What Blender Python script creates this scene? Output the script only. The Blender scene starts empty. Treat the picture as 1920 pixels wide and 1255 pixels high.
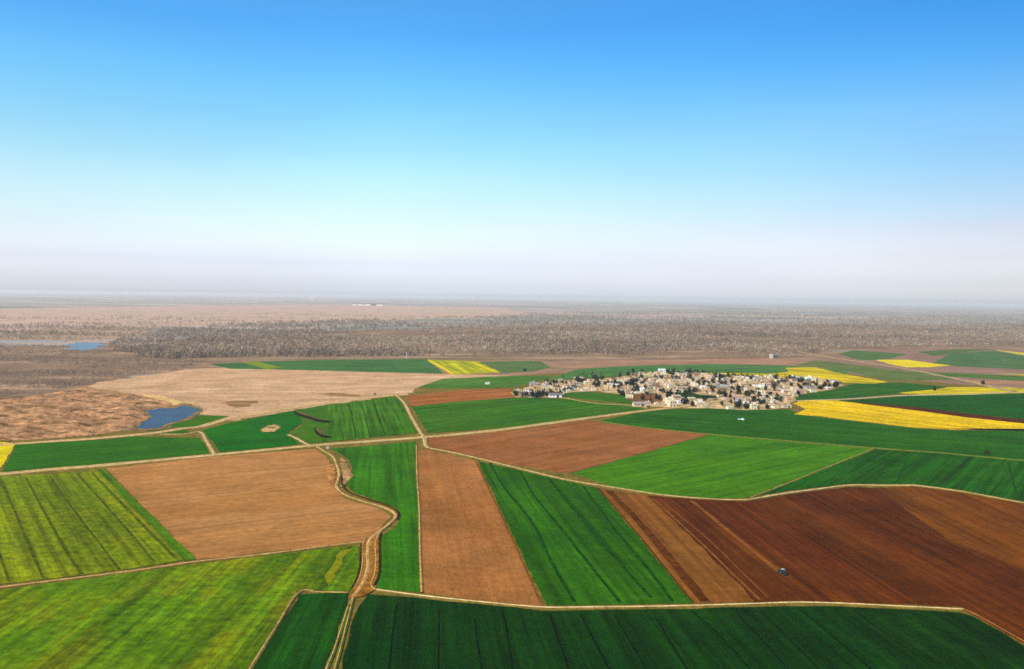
import bpy, math, random
import numpy as np
from mathutils import Matrix, Vector, noise as mnoise

random.seed(7); rng = np.random.default_rng(7)
scene = bpy.context.scene
COL = scene.collection
H = 130.0                      # the aircraft's height over the plain
F = 1663.0                     # focal length in photo pixels (photo 1920 x 1255)
PITCH = math.radians(2.43); ROLL = 0.0135
K = 1.55                       # how bright a white sheet renders; turns seen colours into base colours

# ------------------------------------------------------------------ camera
cd = bpy.data.cameras.new('camera'); cam = bpy.data.objects.new('camera', cd); COL.objects.link(cam)
cam.matrix_world = Matrix.Translation((0, 0, H)) @ Matrix.Rotation(math.pi/2 - PITCH, 4, 'X') @ Matrix.Rotation(ROLL, 4, 'Z')
cd.sensor_width = 36; cd.lens = F/1920*36; cd.clip_end = 200000; cd.clip_start = 1
scene.camera = cam
CR = np.array(cam.matrix_world.to_3x3())

def G(px, py):
    """photo pixel -> point on the plain (x, y)"""
    d = CR @ np.array([(px-960)/F, -(py-627.5)/F, -1.0])
    t = -H/d[2]
    return (d[0]*t, d[1]*t)

def P(x, y, z=0.0):
    """point -> photo pixel"""
    c = CR.T @ np.array([x, y, z-H])
    return (960 + F*c[0]/-c[2], 627.5 - F*c[1]/-c[2])

# ------------------------------------------------------------------ light
SUN_EL = math.radians(40); SUN_AZ = math.radians(-125)     # azimuth from +Y towards +X
to_sun = Vector((math.sin(SUN_AZ)*math.cos(SUN_EL), math.cos(SUN_AZ)*math.cos(SUN_EL), math.sin(SUN_EL)))
sl = bpy.data.lights.new('sun', 'SUN'); sl.energy = 4.2; sl.angle = math.radians(0.5); sl.color = (1, .95, .87)
so = bpy.data.objects.new('sun', sl); COL.objects.link(so)
so.rotation_euler = to_sun.to_track_quat('Z', 'Y').to_euler(); so.location = (0, 0, 500)

w = bpy.data.worlds.new('World'); scene.world = w; w.use_nodes = True
nt = w.node_tree; nt.nodes.clear()
N = nt.nodes.new; L = nt.links.new
out = N('ShaderNodeOutputWorld'); bg = N('ShaderNodeBackground'); sky = N('ShaderNodeTexSky')
sky.sky_type = 'NISHITA'; sky.sun_disc = False; sky.sun_elevation = SUN_EL; sky.sun_rotation = SUN_AZ % (2*math.pi)
sky.altitude = 130; sky.air_density = 1.0; sky.dust_density = 2.0; sky.ozone_density = 2.0
tc = N('ShaderNodeTexCoord'); sx = N('ShaderNodeSeparateXYZ'); L(tc.outputs['Generated'], sx.inputs[0])
SKY_L = [(0.0, (0.903, 0.926, 1.143)), (0.0039, (0.903, 0.926, 1.143)), (0.0135, (0.715, 0.748, 0.978)), (0.0347, (0.54, 0.536, 0.703)), (0.0612, (0.511, 0.494, 0.552)), (0.0874, (0.459, 0.472, 0.471)), (0.1238, (0.392, 0.458, 0.434)), (0.1494, (0.327, 0.444, 0.431)), (0.1796, (0.266, 0.423, 0.436)), (0.2287, (0.182, 0.392, 0.455)), (0.2759, (0.126, 0.335, 0.474)), (0.6, (0.126, 0.285, 0.403))]
SKY_R = [(0.0, (0.712, 0.687, 0.791)), (0.0045, (0.712, 0.687, 0.791)), (0.0205, (0.477, 0.468, 0.579)), (0.0471, (0.376, 0.334, 0.395)), (0.0735, (0.337, 0.294, 0.332)), (0.0997, (0.276, 0.287, 0.318)), (0.1411, (0.211, 0.282, 0.32)), (0.1917, (0.172, 0.279, 0.337)), (0.2406, (0.094, 0.249, 0.355)), (0.2876, (0.065, 0.23, 0.361)), (0.6, (0.065, 0.196, 0.307))]
def sky_ramp(stops):
    r = N('ShaderNodeValToRGB'); L(sx.outputs['Z'], r.inputs[0])
    while len(r.color_ramp.elements) < len(stops): r.color_ramp.elements.new(.5)
    for e, (p, c) in zip(r.color_ramp.elements, stops): e.position = p; e.color = (*c, 1)
    return r
rl, rr = sky_ramp(SKY_L), sky_ramp(SKY_R)          # the air is milkier towards the sun's side (left) than away from it
sd = N('ShaderNodeMapRange'); sd.inputs[1].default_value = -.15; sd.inputs[2].default_value = .5; L(sx.outputs['X'], sd.inputs[0])
rm = N('ShaderNodeMix'); rm.data_type = 'RGBA'; L(sd.outputs[0], rm.inputs[0]); L(rl.outputs[0], rm.inputs[6]); L(rr.outputs[0], rm.inputs[7])
mul = N('ShaderNodeVectorMath'); mul.operation = 'MULTIPLY'; L(sky.outputs[0], mul.inputs[0]); L(rm.outputs[2], mul.inputs[1])
mu2 = N('ShaderNodeVectorMath'); mu2.operation = 'SCALE'; L(mul.outputs[0], mu2.inputs[0])
sn = N('ShaderNodeTexNoise'); sn.inputs['Scale'].default_value = 2.2; sn.inputs['Detail'].default_value = 4
sm = N('ShaderNodeMapping'); sm.inputs['Scale'].default_value = (1, 1, 5); L(tc.outputs['Generated'], sm.inputs[0]); L(sm.outputs[0], sn.inputs[0])
sr = N('ShaderNodeMapRange'); sr.inputs[1].default_value = .25; sr.inputs[2].default_value = .75; sr.inputs[3].default_value = 2.84; sr.inputs[4].default_value = 3.16; L(sn.outputs[0], sr.inputs[0])
xx = N('ShaderNodeMath'); xx.operation = 'MULTIPLY'; L(sx.outputs['X'], xx.inputs[0]); L(sx.outputs['X'], xx.inputs[1])
xm = N('ShaderNodeMapRange'); xm.inputs[1].default_value = 0; xm.inputs[2].default_value = .2; xm.inputs[3].default_value = 1.045; xm.inputs[4].default_value = 1.0; L(xx.outputs[0], xm.inputs[0])
ym = N('ShaderNodeMath'); ym.operation = 'MULTIPLY'; L(sr.outputs[0], ym.inputs[0]); L(xm.outputs[0], ym.inputs[1]); L(ym.outputs[0], mu2.inputs['Scale'])
L(mu2.outputs[0], bg.inputs[0]); bg.inputs[1].default_value = 0.12; L(bg.outputs[0], out.inputs[0])

scene.view_settings.view_transform = 'Standard'; scene.view_settings.look = 'None'
scene.view_settings.exposure = 0.5; scene.view_settings.gamma = 1
scene.render.engine = 'CYCLES'
cy = scene.cycles
cy.use_denoising = False; cy.max_bounces = 5; cy.diffuse_bounces = 2; cy.glossy_bounces = 2; cy.transparent_max_bounces = 6; cy.volume_bounces = 1
cy.filter_width = 1.6

# ------------------------------------------------------------------ materials
def lin(c):
    return tuple(((v/255)/12.92 if v/255 <= .04045 else ((v/255+.055)/1.055)**2.4) for v in c)
DENS = 5.0e-5; LH = (.55, .58, .62); KC = (1.42, 1.66, 2.1); DIST = [700.0]
def A(c, k=None):
    """seen colour (sRGB 0-255) at about DIST metres through the air -> base colour of the thing itself"""
    if k: return tuple(min(v/k, .85) for v in lin(c)) + (1,)
    t = math.exp(-DENS*DIST[0])
    return tuple(min(max((v-h*(1-t))/(t*q), .12*v/q, .0012), .85) for v, h, q in zip(lin(c), LH, KC)) + (1,)
def at_dist(px):
    DIST[0] = float(np.mean([math.hypot(*G(*q)) for q in px]))

class NT:
    """small node-tree writer"""
    def __init__(s, name, rough=1.0, spec=0.0):
        s.m = bpy.data.materials.new(name); s.m.use_nodes = True; s.t = s.m.node_tree; s.t.nodes.clear()
        s.out = s.n('ShaderNodeOutputMaterial'); s.b = s.n('ShaderNodeBsdfPrincipled')
        s.b.inputs['Roughness'].default_value = rough; s.b.inputs['Specular IOR Level'].default_value = spec
        s.l(s.b.outputs[0], s.out.inputs[0])
    def n(s, t): return s.t.nodes.new(t)
    def l(s, a, b): s.t.links.new(a, b)
    def pos(s):
        if not hasattr(s, '_p'): s._p = s.n('ShaderNodeNewGeometry').outputs['Position']
        return s._p
    def noise(s, scale, detail=3, rough=.55, rot=0.0, sc=(1, 1, 1), off=(0, 0, 0), src=None):
        v = s.n('ShaderNodeVectorRotate'); v.rotation_type = 'Z_AXIS'; v.inputs['Angle'].default_value = rot
        s.l(src or s.pos(), v.inputs[0])
        mp = s.n('ShaderNodeMapping'); mp.inputs['Scale'].default_value = sc; mp.inputs['Location'].default_value = off
        s.l(v.outputs[0], mp.inputs[0])
        t = s.n('ShaderNodeTexNoise'); t.inputs['Scale'].default_value = scale; t.inputs['Detail'].default_value = detail; t.inputs['Roughness'].default_value = rough
        s.l(mp.outputs[0], t.inputs[0]); return t.outputs[0]
    def rng(s, v, a, b, c=0.0, d=1.0):
        t = s.n('ShaderNodeMapRange'); t.inputs[1].default_value = a; t.inputs[2].default_value = b; t.inputs[3].default_value = c; t.inputs[4].default_value = d
        s.l(v, t.inputs[0]); return t.outputs[0]
    def mix(s, f, a, b, blend='MIX'):
        t = s.n('ShaderNodeMix'); t.data_type = 'RGBA'; t.blend_type = blend
        for i, v in ((0, f), (6, a), (7, b)):
            if isinstance(v, (int, float)) or isinstance(v, tuple): t.inputs[i].default_value = v
            else: s.l(v, t.inputs[i])
        return t.outputs[2]
    def math(s, op, a, b=0.0):
        t = s.n('ShaderNodeMath'); t.operation = op
        for i, v in ((0, a), (1, b)):
            if isinstance(v, (int, float)): t.inputs[i].default_value = v
            else: s.l(v, t.inputs[i])
        return t.outputs[0]
    def done(s, c): s.l(c, s.b.inputs['Base Color']); return s.m

def px_angle(d):
    a, b = G(*d[0]), G(*d[1]); return math.atan2(b[1]-a[1], b[0]-a[0])

_mi = [0]
def land_mat(name, ca, cb, rows=None, streak=.25, fine=.18, patch=90.0, third=None, third_cut=(.56, .72), lines=0.0, line_p=12.0, line_c=None):
    """cultivated land: two soil or leaf tones in patches, streaks and drill lines along the rows, fine mottle"""
    _mi[0] += 1; o = (_mi[0]*137.0 % 991, _mi[0]*71.0 % 577, 0)
    t = NT(name); rot = -rows if rows is not None else 0.0
    c = t.mix(t.rng(t.noise(1/patch, 4, .6, off=o), .32, .68), A(ca), A(cb))
    if third: c = t.mix(t.rng(t.noise(1/(patch*.5), 5, .65, rot, (1/3.0, 1, 1), off=o), *third_cut), c, A(third))
    if rows is not None:
        s1 = t.noise(1.0, 3, .6, rot, (1/160, 1/3.2, 1), off=o)
        c = t.mix(min(1, streak*1.6), c, t.mix(t.rng(s1, .3, .7), (.25, .25, .25, 1), (1.75, 1.75, 1.75, 1)), 'MULTIPLY')
        s2 = t.noise(1.0, 2, .5, rot, (1/300, 1/14, 1), off=o)
        c = t.mix(min(1, streak*1.0), c, t.mix(t.rng(s2, .32, .68), (.45, .45, .45, 1), (1.55, 1.55, 1.55, 1)), 'MULTIPLY')
    c = t.mix(.55, c, t.mix(t.rng(t.noise(1/38, 6, .66, off=(o[1], o[0], 5)), .32, .68), (.62, .66, .6, 1), (1.34, 1.3, 1.3, 1)), 'MULTIPLY')
    f = t.noise(1/5.0, 4, .7, off=o)
    c = t.mix(min(1, fine*2.6), c, t.mix(t.rng(f, .3, .7), (.4, .4, .4, 1), (1.6, 1.6, 1.6, 1)), 'MULTIPLY')
    bp = t.n('ShaderNodeBump'); bp.inputs['Strength'].default_value = .55; bp.inputs['Distance'].default_value = .9
    hN = t.noise(1/2.6, 4, .7, rot, (1, 1, 1) if rows is None else (.35, 1.3, 1), off=o); t.l(hN, bp.inputs['Height']); t.l(bp.outputs[0], t.b.inputs['Normal'])
    return t.done(c)

def plain_mat(name, c, rough=.8, vary=.25, scale=1.0, spec=.3, metal=0.0):
    t = NT(name, rough, spec); t.b.inputs['Metallic'].default_value = metal
    n_ = t.noise(scale, 3)
    lo = tuple(v*(1-vary) for v in c[:3]) + (1,); hi = tuple(min(1, v*(1+vary)) for v in c[:3]) + (1,)
    return t.done(t.mix(t.rng(n_, .3, .7), lo, hi))

def tint_mat(name, vary=.2, scale=.6, rough=.9):
    """colour carried by each object, weathered by noise"""
    t = NT(name, rough, .2); oi = t.n('ShaderNodeObjectInfo')
    n_ = t.noise(scale, 4)
    return t.done(t.mix(1.0, oi.outputs['Color'], t.mix(t.rng(n_, .3, .7), (1-vary,)*3 + (1,), (1+vary*.4,)*3 + (1,)), 'MULTIPLY'))

def attr_mat(name, attr='tint'):
    t = NT(name, 1.0, .05); a = t.n('ShaderNodeAttribute'); a.attribute_name = attr
    tr = t.n('ShaderNodeBsdfTranslucent'); t.l(a.outputs['Color'], tr.inputs[0]); ms = t.n('ShaderNodeMixShader'); ms.inputs[0].default_value = .4
    t.l(t.b.outputs[0], ms.inputs[1]); t.l(tr.outputs[0], ms.inputs[2]); t.l(ms.outputs[0], t.out.inputs[0])
    return t.done(a.outputs['Color'])

# ------------------------------------------------------------------ objects
def tag(o, label=None, cat=None, group=None, kind=None):
    if label: o['label'] = label
    if cat: o['category'] = cat
    if group: o['group'] = group
    if kind: o['kind'] = kind
    return o

class MB:
    def __init__(s): s.v = []; s.f = []; s.m = []
    def add(s, vs, fs, m=0):
        b = len(s.v); s.v += [tuple(v) for v in vs]; s.f += [tuple(i+b for i in f) for f in fs]; s.m += [m]*len(fs)
    def box(s, c, d, m=0, rz=0.0, taper=1.0):
        x, y, z = d[0]/2, d[1]/2, d[2]; ca, sa = math.cos(rz), math.sin(rz); vs = []
        for k, q in ((0, 1.0), (1, taper)):
            for a, b in ((-1, -1), (1, -1), (1, 1), (-1, 1)):
                u, v_ = a*x*q, b*y*q
                vs.append((c[0]+u*ca-v_*sa, c[1]+u*sa+v_*ca, c[2]+k*z))
        s.add(vs, [(3, 2, 1, 0), (4, 5, 6, 7), (0, 1, 5, 4), (1, 2, 6, 5), (2, 3, 7, 6), (3, 0, 4, 7)], m)
    def cyl(s, a, b, r0, r1, n=8, m=0):
        a, b = Vector(a), Vector(b); d = (b-a).normalized(); u = d.orthogonal().normalized(); v_ = d.cross(u); vs = []
        for p, r in ((a, r0), (b, r1)):
            for k in range(n):
                t = 2*math.pi*k/n; vs.append(p + u*math.cos(t)*r + v_*math.sin(t)*r)
        s.add(vs, [tuple(range(n))[::-1], tuple(range(n, 2*n))] + [(k, (k+1) % n, n+(k+1) % n, n+k) for k in range(n)], m)
    def mesh(s, name, mats):
        me = bpy.data.meshes.new(name); me.from_pydata(s.v, [], s.f)
        for m in mats: me.materials.append(m)
        me.polygons.foreach_set('material_index', s.m); me.update(); return me
    def build(s, name, mats, parent=None):
        if not isinstance(mats, (list, tuple)): mats = [mats]
        o = bpy.data.objects.new(name, s.mesh(name, mats)); COL.objects.link(o); o.parent = parent; return o

def empty(name, loc=(0, 0, 0), rz=0.0):
    o = bpy.data.objects.new(name, None); COL.objects.link(o); o.location = loc; o.rotation_euler = (0, 0, rz); o.empty_display_size = 1; return o

def smooth(pts, n=6):
    """Catmull-Rom through the points"""
    p = [np.array(q, float) for q in pts]; p = [2*p[0]-p[1]] + p + [2*p[-1]-p[-2]]; o = []
    for i in range(1, len(p)-2):
        a, b, c, d = p[i-1], p[i], p[i+1], p[i+2]
        for k in range(n):
            t = k/n
            o.append(.5*((2*b) + (c-a)*t + (2*a-5*b+4*c-d)*t*t + (3*b-a-3*c+d)*t**3))
    o.append(p[-2]); return o

def resample(pts, step):
    o = [np.array(pts[0])]
    for a, b in zip(pts[:-1], pts[1:]):
        a, b = np.array(a), np.array(b); n = max(1, int(np.linalg.norm(b-a)/step))
        o += [a + (b-a)*(k+1)/n for k in range(n)]
    return o

def add_ribbon(mb, pts, prof, z0, m=(0,), jit=.25):
    """prof: list of (offset, height); m: material of each strip between them"""
    n = len(pts); k = len(prof); vs = []
    for i in range(n):
        a, b = pts[max(0, i-1)], pts[min(n-1, i+1)]; d = np.array(b)-np.array(a); d /= (np.linalg.norm(d) + 1e-9); nx, ny = -d[1], d[0]
        wob = 1 + jit*.6*mnoise.noise(Vector((pts[i][0]*.03, pts[i][1]*.03, 3.3)))
        for off, h in prof:
            o = off*wob + jit*random.uniform(-.5, .5)*min(1.5, abs(off)*.3)
            vs.append((pts[i][0]+nx*o, pts[i][1]+ny*o, z0+h))
    for j in range(k-1):
        fs = [(i*k+j, (i+1)*k+j, (i+1)*k+j+1, i*k+j+1) for i in range(n-1)]
        if j == 0: base = len(mb.v); mb.add(vs, [], 0)
        mb.f += [tuple(q+base for q in f[::-1]) for f in fs]; mb.m += [m[min(j, len(m)-1)]]*len(fs)

EDGES = []   # outlines of crops and tracks, for the weeds that fray them
_z = [0]
def parcel(name, label, cat, px, mat, kind='structure', z=None, lines=(), line_mat=None, line_w=.9, jit=.8, group=None):
    """one parcel of land: a low slab with an uneven outline; lines are wheel tracks pressed into its crop"""
    _z[0] += 1; zt = (z if z is not None else (.22 if kind == 'stuff' else .12)) + .003*_z[0]
    p = [G(*q) for q in px]; p.append(p[0])
    d0 = min(math.hypot(*q) for q in p)
    r = resample(p, max(6, d0/90))[:-1]; j = jit*max(1, d0/700)
    r = [(q[0] + j*mnoise.noise(Vector((q[0]*.06, q[1]*.06, 1.7)))*1.6 + random.uniform(-j, j)*.35, q[1] + j*mnoise.noise(Vector((q[0]*.06, q[1]*.06, 9.1)))*1.6 + random.uniform(-j, j)*.35) for q in r]
    area = sum(a[0]*b[1]-b[0]*a[1] for a, b in zip(r, r[1:]+r[:1]))
    if area < 0: r = r[::-1]
    n = len(r); mb = MB()
    mb.add([(q[0], q[1], zt) for q in r] + [(q[0], q[1], -.3) for q in r], [tuple(range(n))] + [(i, n+i, n+(i+1) % n, (i+1) % n) for i in range(n)], 0)
    for ln in lines:
        lw = line_w
        if isinstance(ln[0], (int, float)): lw, ln = ln[0], ln[1]
        q = resample(smooth([G(*s_) for s_ in ln], 5), 7)
        q = [(a[0] + .35*mnoise.noise(Vector((a[0]*.05, a[1]*.05, 4))), a[1]) for a in q]
        add_ribbon(mb, q, [(-lw/2, 0), (lw/2, 0)], zt+.03, (1,), .5)
    o = mb.build(name, [mat] + ([line_mat] if line_mat else []))
    if kind == 'stuff' or name == 'ploughed_field': EDGES.append((r + r[:1], kind))
    return tag(o, label, cat, group, kind)

# ================================================================== THE GROUND
DIST[0] = 3200
def ground_mat():
    t = NT('hazed_plain_soil')
    r = t.n('ShaderNodeVectorRotate'); r.rotation_type = 'Z_AXIS'; r.inputs['Angle'].default_value = .22; t.l(t.pos(), r.inputs[0])
    nz = t.n('ShaderNodeTexNoise'); nz.inputs['Scale'].default_value = 1/900; nz.inputs['Detail'].default_value = 3; t.l(t.pos(), nz.inputs[0])
    av = t.n('ShaderNodeVectorMath'); av.operation = 'MULTIPLY_ADD'; t.l(nz.outputs['Color'], av.inputs[0]); av.inputs[1].default_value = (700, 500, 0); t.l(r.outputs[0], av.inputs[2])
    mp = t.n('ShaderNodeMapping'); mp.inputs['Scale'].default_value = (1/950, 1/560, 0); t.l(av.outputs[0], mp.inputs[0])
    vo = t.n('ShaderNodeTexVoronoi'); vo.inputs['Scale'].default_value = 1; t.l(mp.outputs[0], vo.inputs[0])
    sp = t.n('ShaderNodeSeparateColor'); t.l(vo.outputs['Color'], sp.inputs[0])
    rp = t.n('ShaderNodeValToRGB'); rp.color_ramp.interpolation = 'CONSTANT'; t.l(sp.outputs[0], rp.inputs[0])
    cs = [(0, (170, 158, 154)), (.18, (192, 172, 162)), (.34, (156, 152, 152)), (.5, (148, 150, 146)), (.62, (200, 180, 168)), (.76, (140, 146, 138)), (.88, (176, 164, 160))]  # soil tones greyed so that distance haze sits in the colour
    while len(rp.color_ramp.elements) < len(cs): rp.color_ramp.elements.new(.5)
    for e, (p, c) in zip(rp.color_ramp.elements, cs): e.position = p; e.color = A(c)
    c = rp.outputs[0]
    c = t.mix(.7, c, t.mix(t.rng(t.noise(1/220, 5, .65, sc=(.5, 1, 1)), .3, .7), (.62, .6, .6, 1), (1.3, 1.3, 1.3, 1)), 'MULTIPLY')
    c = t.mix(.5, c, t.mix(t.rng(t.noise(1/22, 4, .7), .3, .7), (.55, .55, .55, 1), (1.4, 1.4, 1.4, 1)), 'MULTIPLY')
    return t.done(c)
DIST[0] = 1.0
mb = MB()
xs = [-46000, -12000, -4000, -1500, 0, 1500, 4000, 12000, 46000]; ys = [-3000, 0, 400, 900, 1600, 3000, 6000, 14000, 46000]
mb.add([(x, y, 0) for y in ys for x in xs], [(j*9+i, j*9+i+1, (j+1)*9+i+1, (j+1)*9+i) for j in range(8) for i in range(8)])
tag(mb.build('ground', ground_mat()), 'flat brown river plain running out to the hazy horizon', 'ground', None, 'structure')

# far land seen as bands
far = [
 ('dry_grassland', 'pinkish dry grassland beyond the riverside woodland', [(-200, 582), (300, 574), (640, 572), (940, 577), (1000, 590), (900, 596), (640, 603), (430, 610), (250, 618), (-200, 622)], (216, 186, 172), (198, 170, 158)),
 ('dry_grassland', 'tan grass clearings among the leafless trees near the small distant pond', [(-150, 626), (240, 612), (300, 622), (250, 634), (100, 640), (-150, 642)], (196, 168, 150), (172, 148, 136)),
 ('dry_grassland', 'thin pink bare ground behind the village and in front of the woodland', [(1040, 690), (1150, 677), (1300, 671), (1420, 671), (1500, 677), (1480, 684), (1340, 681), (1200, 684), (1090, 690)], (188, 150, 130), (170, 138, 122)),
 ('dry_grassland', 'mauve fallow land between the yellow strips on the far side of the village', [(1540, 668), (1660, 652), (1850, 650), (2050, 655), (2050, 735), (1850, 724), (1700, 712), (1600, 702), (1560, 690)], (172, 142, 132), (150, 126, 122)),
]
for nm, lb, px, ca, cb in far:
    DIST[0] = 2600
    parcel(nm, lb, 'grassland', px, land_mat('grassland', ca, cb, 0.1, .3, .2, 160, (150, 132, 118), (.55, .75)), jit=6)

DIST[0] = 2600
parcel('scrubland', 'dark mauve scrub flat between the river woods and the tan waste ground', 'scrubland',
       [(-200, 652), (120, 648), (260, 640), (500, 625), (900, 612), (1400, 606), (2100, 612), (2100, 655), (1700, 654), (1560, 658), (1500, 671), (1200, 676), (1060, 676), (500, 676), (380, 682), (350, 692), (250, 706), (150, 738), (0, 764), (-200, 778)],
       land_mat('scrub_soil', (164, 142, 128), (140, 120, 108), 0.05, .3, .3, 170, (196, 168, 148), (.53, .66)), jit=8)

DIST[0] = 1350
SOIL_TAN = land_mat('tan_waste_soil', (222, 180, 146), (200, 162, 132), 0.1, .1, .24, 70, (236, 202, 170), (.5, .72))
parcel('waste_ground', 'wide pale tan bare flat between the pond and the long green strip', 'bare ground',
       [(150, 735), (180, 718), (350, 693), (420, 690), (560, 694), (700, 698), (830, 702), (960, 704), (960, 708), (830, 714), (780, 728), (765, 741), (740, 743), (690, 749), (560, 768), (430, 790), (380, 776), (330, 768), (200, 752)], SOIL_TAN, jit=4)

# ================================================================== CULTIVATED PARCELS
DIST[0] = 450
DT = land_mat('wheel_track_leaf', (32, 74, 18), (42, 86, 22), None, fine=.35, patch=12)
DT2 = land_mat('wheel_track_olive', (76, 88, 18), (94, 106, 24), None, fine=.4, patch=10)
DS = land_mat('dark_furrow_soil', (92, 54, 24), (112, 68, 32), None, fine=.3, patch=12)
LS = land_mat('pale_furrow_soil', (150, 96, 52), (134, 82, 44), None, fine=.3, patch=10)

def wheat(label, px, ca, cb, rows=None, lines=(), third=None, lw=.9, streak=.3, line_mat=None, z=None, jit=.8, patch=90, cut=(.56, .72), fine=.16):
    at_dist(px)
    return parcel('wheat_crop', label, 'wheat crop', px, land_mat('wheat', ca, cb, px_angle(rows) if rows else None, streak, fine, patch, third, cut), 'stuff', z, lines, line_mat or DT, lw, jit)
def rape(label, px, ca, cb, rows=None, lines=(), third=None, lw=.9, streak=.25, line_mat=None, z=None, jit=.8, patch=60, cut=(.56, .72), fine=.2):
    at_dist(px)
    return parcel('rapeseed_crop', label, 'rapeseed crop', px, land_mat('rapeseed', ca, cb, px_angle(rows) if rows else None, streak, fine, patch, third, cut), 'stuff', z, lines, line_mat or DT2, lw, jit)
def soil(label, px, ca, cb, rows=None, lines=(), third=None, lw=.9, streak=.3, line_mat=None, z=None, jit=.8, patch=110, cut=(.56, .72), fine=.14):
    at_dist(px)
    return parcel('ploughed_field', label, 'ploughed field', px, land_mat('ploughed_soil', ca, cb, px_angle(rows) if rows else None, streak, fine, patch, third, cut), 'structure', z, lines, line_mat or DS, lw, jit)

at_dist([(960, 900)])
parcel('field_margin', 'dry olive-tan grass margins showing between the fields', 'grass margin', [(-400, 838), (0, 822), (300, 804), (560, 758), (740, 735), (860, 712), (1040, 700), (1500, 690), (1700, 700), (2300, 720), (2300, 1400), (-400, 1400)],
       land_mat('margin_grass', (140, 120, 66), (116, 108, 54), None, fine=.35, patch=18, third=(170, 142, 90)), z=.03)
DIST[0] = 2000
parcel('fallow_land', 'mauve-tan fallow land under the far strips and the foot of the woodland', 'fallow land', [(200, 668), (900, 662), (1500, 662), (2200, 640), (2200, 760), (1500, 712), (1040, 720), (800, 712), (380, 700), (250, 700)], land_mat('fallow_soil', (178, 146, 128), (156, 130, 116), .1, .3, .25, 60, (130, 124, 96), (.54, .68)), z=.01, jit=4)
# --- far strips
wheat('thin green strip crossing the mauve fallow land beside the far road', [(1700, 697), (1800, 700), (1960, 708), (2080, 716), (2080, 722), (1900, 714), (1760, 705)], (106, 132, 84), (92, 122, 76))
soil('thin pinkish strip below the green strip of the mauve fallow land', [(1790, 712), (1900, 716), (2080, 724), (2080, 730), (1900, 722), (1820, 718)], (190, 146, 122), (176, 134, 112))
rape('sliver of yellow beside the pinkish strip near the picture edge', [(1860, 700), (1960, 703), (2080, 709), (2080, 712), (1950, 707)], (196, 186, 84), (180, 172, 84))
wheat('dull green strip at the foot of the woods above the small yellow field', [(1720, 660), (1800, 655), (1870, 655), (1800, 662), (1750, 668)], (112, 132, 96), (100, 122, 90))
wheat('long narrow green strip in front of the woodland, far behind the pond', [(392, 683), (470, 679), (610, 675), (800, 674), (832, 701), (700, 698), (560, 694), (430, 692)], (92, 130, 86), (78, 118, 78), ((400, 684), (800, 680)), patch=120)
rape('pale yellow-green patch within the long narrow green strip', [(455, 680), (480, 678), (530, 690), (500, 693)], (142, 160, 62), (120, 144, 60), z=.3)
rape('yellow diamond field at the end of the long narrow green strip', [(800, 675), (896, 678), (940, 699), (848, 703)], (206, 200, 40), (150, 160, 40), ((800, 676), (846, 702)), lines=[(9, [(806, 677), (850, 702)]), (9, [(884, 679), (932, 699)])], line_mat=land_mat('rape_flower', (236, 216, 60), (226, 206, 50)), streak=.5, z=.26)
wheat('dull green strip beside the yellow diamond field', [(896, 679), (1010, 677), (1034, 689), (1000, 697), (940, 700)], (110, 132, 92), (94, 124, 82))
wheat('thin green wedge between the brown strip and the far grassland', [(782, 727), (830, 711), (960, 705), (1040, 706), (985, 722), (955, 727), (860, 729)], (98, 134, 72), (82, 126, 64), ((782, 727), (960, 706)))
wheat('hazy green field right behind the village roofs', [(1050, 704), (1085, 692), (1200, 686), (1340, 683), (1480, 686), (1580, 694), (1600, 706), (1440, 702), (1320, 699), (1240, 698), (1130, 708), (1020, 714)], (98, 136, 84), (84, 122, 82), ((1050, 704), (1340, 684)))
rape('branching yellow strip behind the far end of the village', [(1322, 700), (1375, 700), (1440, 701), (1480, 698), (1472, 690), (1527, 689), (1565, 698), (1615, 708), (1668, 717), (1640, 720), (1575, 717), (1510, 709), (1440, 706), (1375, 705)], (232, 204, 24), (206, 186, 40), ((1440, 702), (1640, 718)), third=(150, 150, 44), cut=(.5, .66), streak=.5, z=.3)
rape('small bright yellow field beside the far road', [(1640, 675), (1702, 675), (1742, 681), (1790, 685), (1740, 689), (1702, 689), (1672, 684)], (242, 222, 30), (232, 208, 40))
rape('thin yellow wedge at the foot of the far woods', [(1866, 657), (1930, 663), (2100, 676), (2100, 680), (1930, 668)], (228, 214, 60), (210, 200, 60))
wheat('hazy green field under the thin yellow wedge', [(1780, 664), (1862, 658), (1930, 669), (2080, 680), (2080, 700), (1900, 692), (1800, 688), (1750, 682)], (104, 132, 98), (92, 122, 90))
wheat('hazy green wedge above the far road', [(1570, 664), (1600, 657), (1700, 664), (1672, 672), (1640, 676), (1610, 675)], (106, 132, 94), (94, 122, 88))
wheat('green strip between the far road and the branching yellow strip', [(1490, 686), (1530, 676), (1600, 684), (1700, 697), (1800, 712), (1720, 714), (1660, 712), (1600, 700), (1545, 690)], (120, 136, 90), (102, 124, 84), patch=50, third=(146, 122, 94))
wheat('dull green field between the village and the two yellow strips', [(1485, 751), (1500, 741), (1560, 732), (1600, 720), (1690, 718), (1780, 726), (1690, 738), (1600, 747), (1560, 751)], (72, 114, 58), (60, 104, 58), ((1500, 745), (1690, 722)))
rape('broken yellow strip along the grey far track', [(1685, 737), (1752, 731), (1777, 727), (1865, 726), (1925, 729), (2080, 732), (2080, 740), (1925, 737), (1815, 740), (1740, 741)], (226, 206, 56), (206, 186, 60), ((1690, 737), (1900, 730)), third=(150, 140, 60), cut=(.54, .66), streak=.5)
wheat('dark green field between the grey far track and the big yellow field', [(1565, 752), (1620, 749), (1700, 743), (1810, 741), (1925, 738), (2080, 738), (2080, 806), (1920, 787), (1815, 776), (1727, 765), (1640, 757)], (46, 96, 32), (56, 102, 40), ((1620, 752), (1900, 744)))
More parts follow.
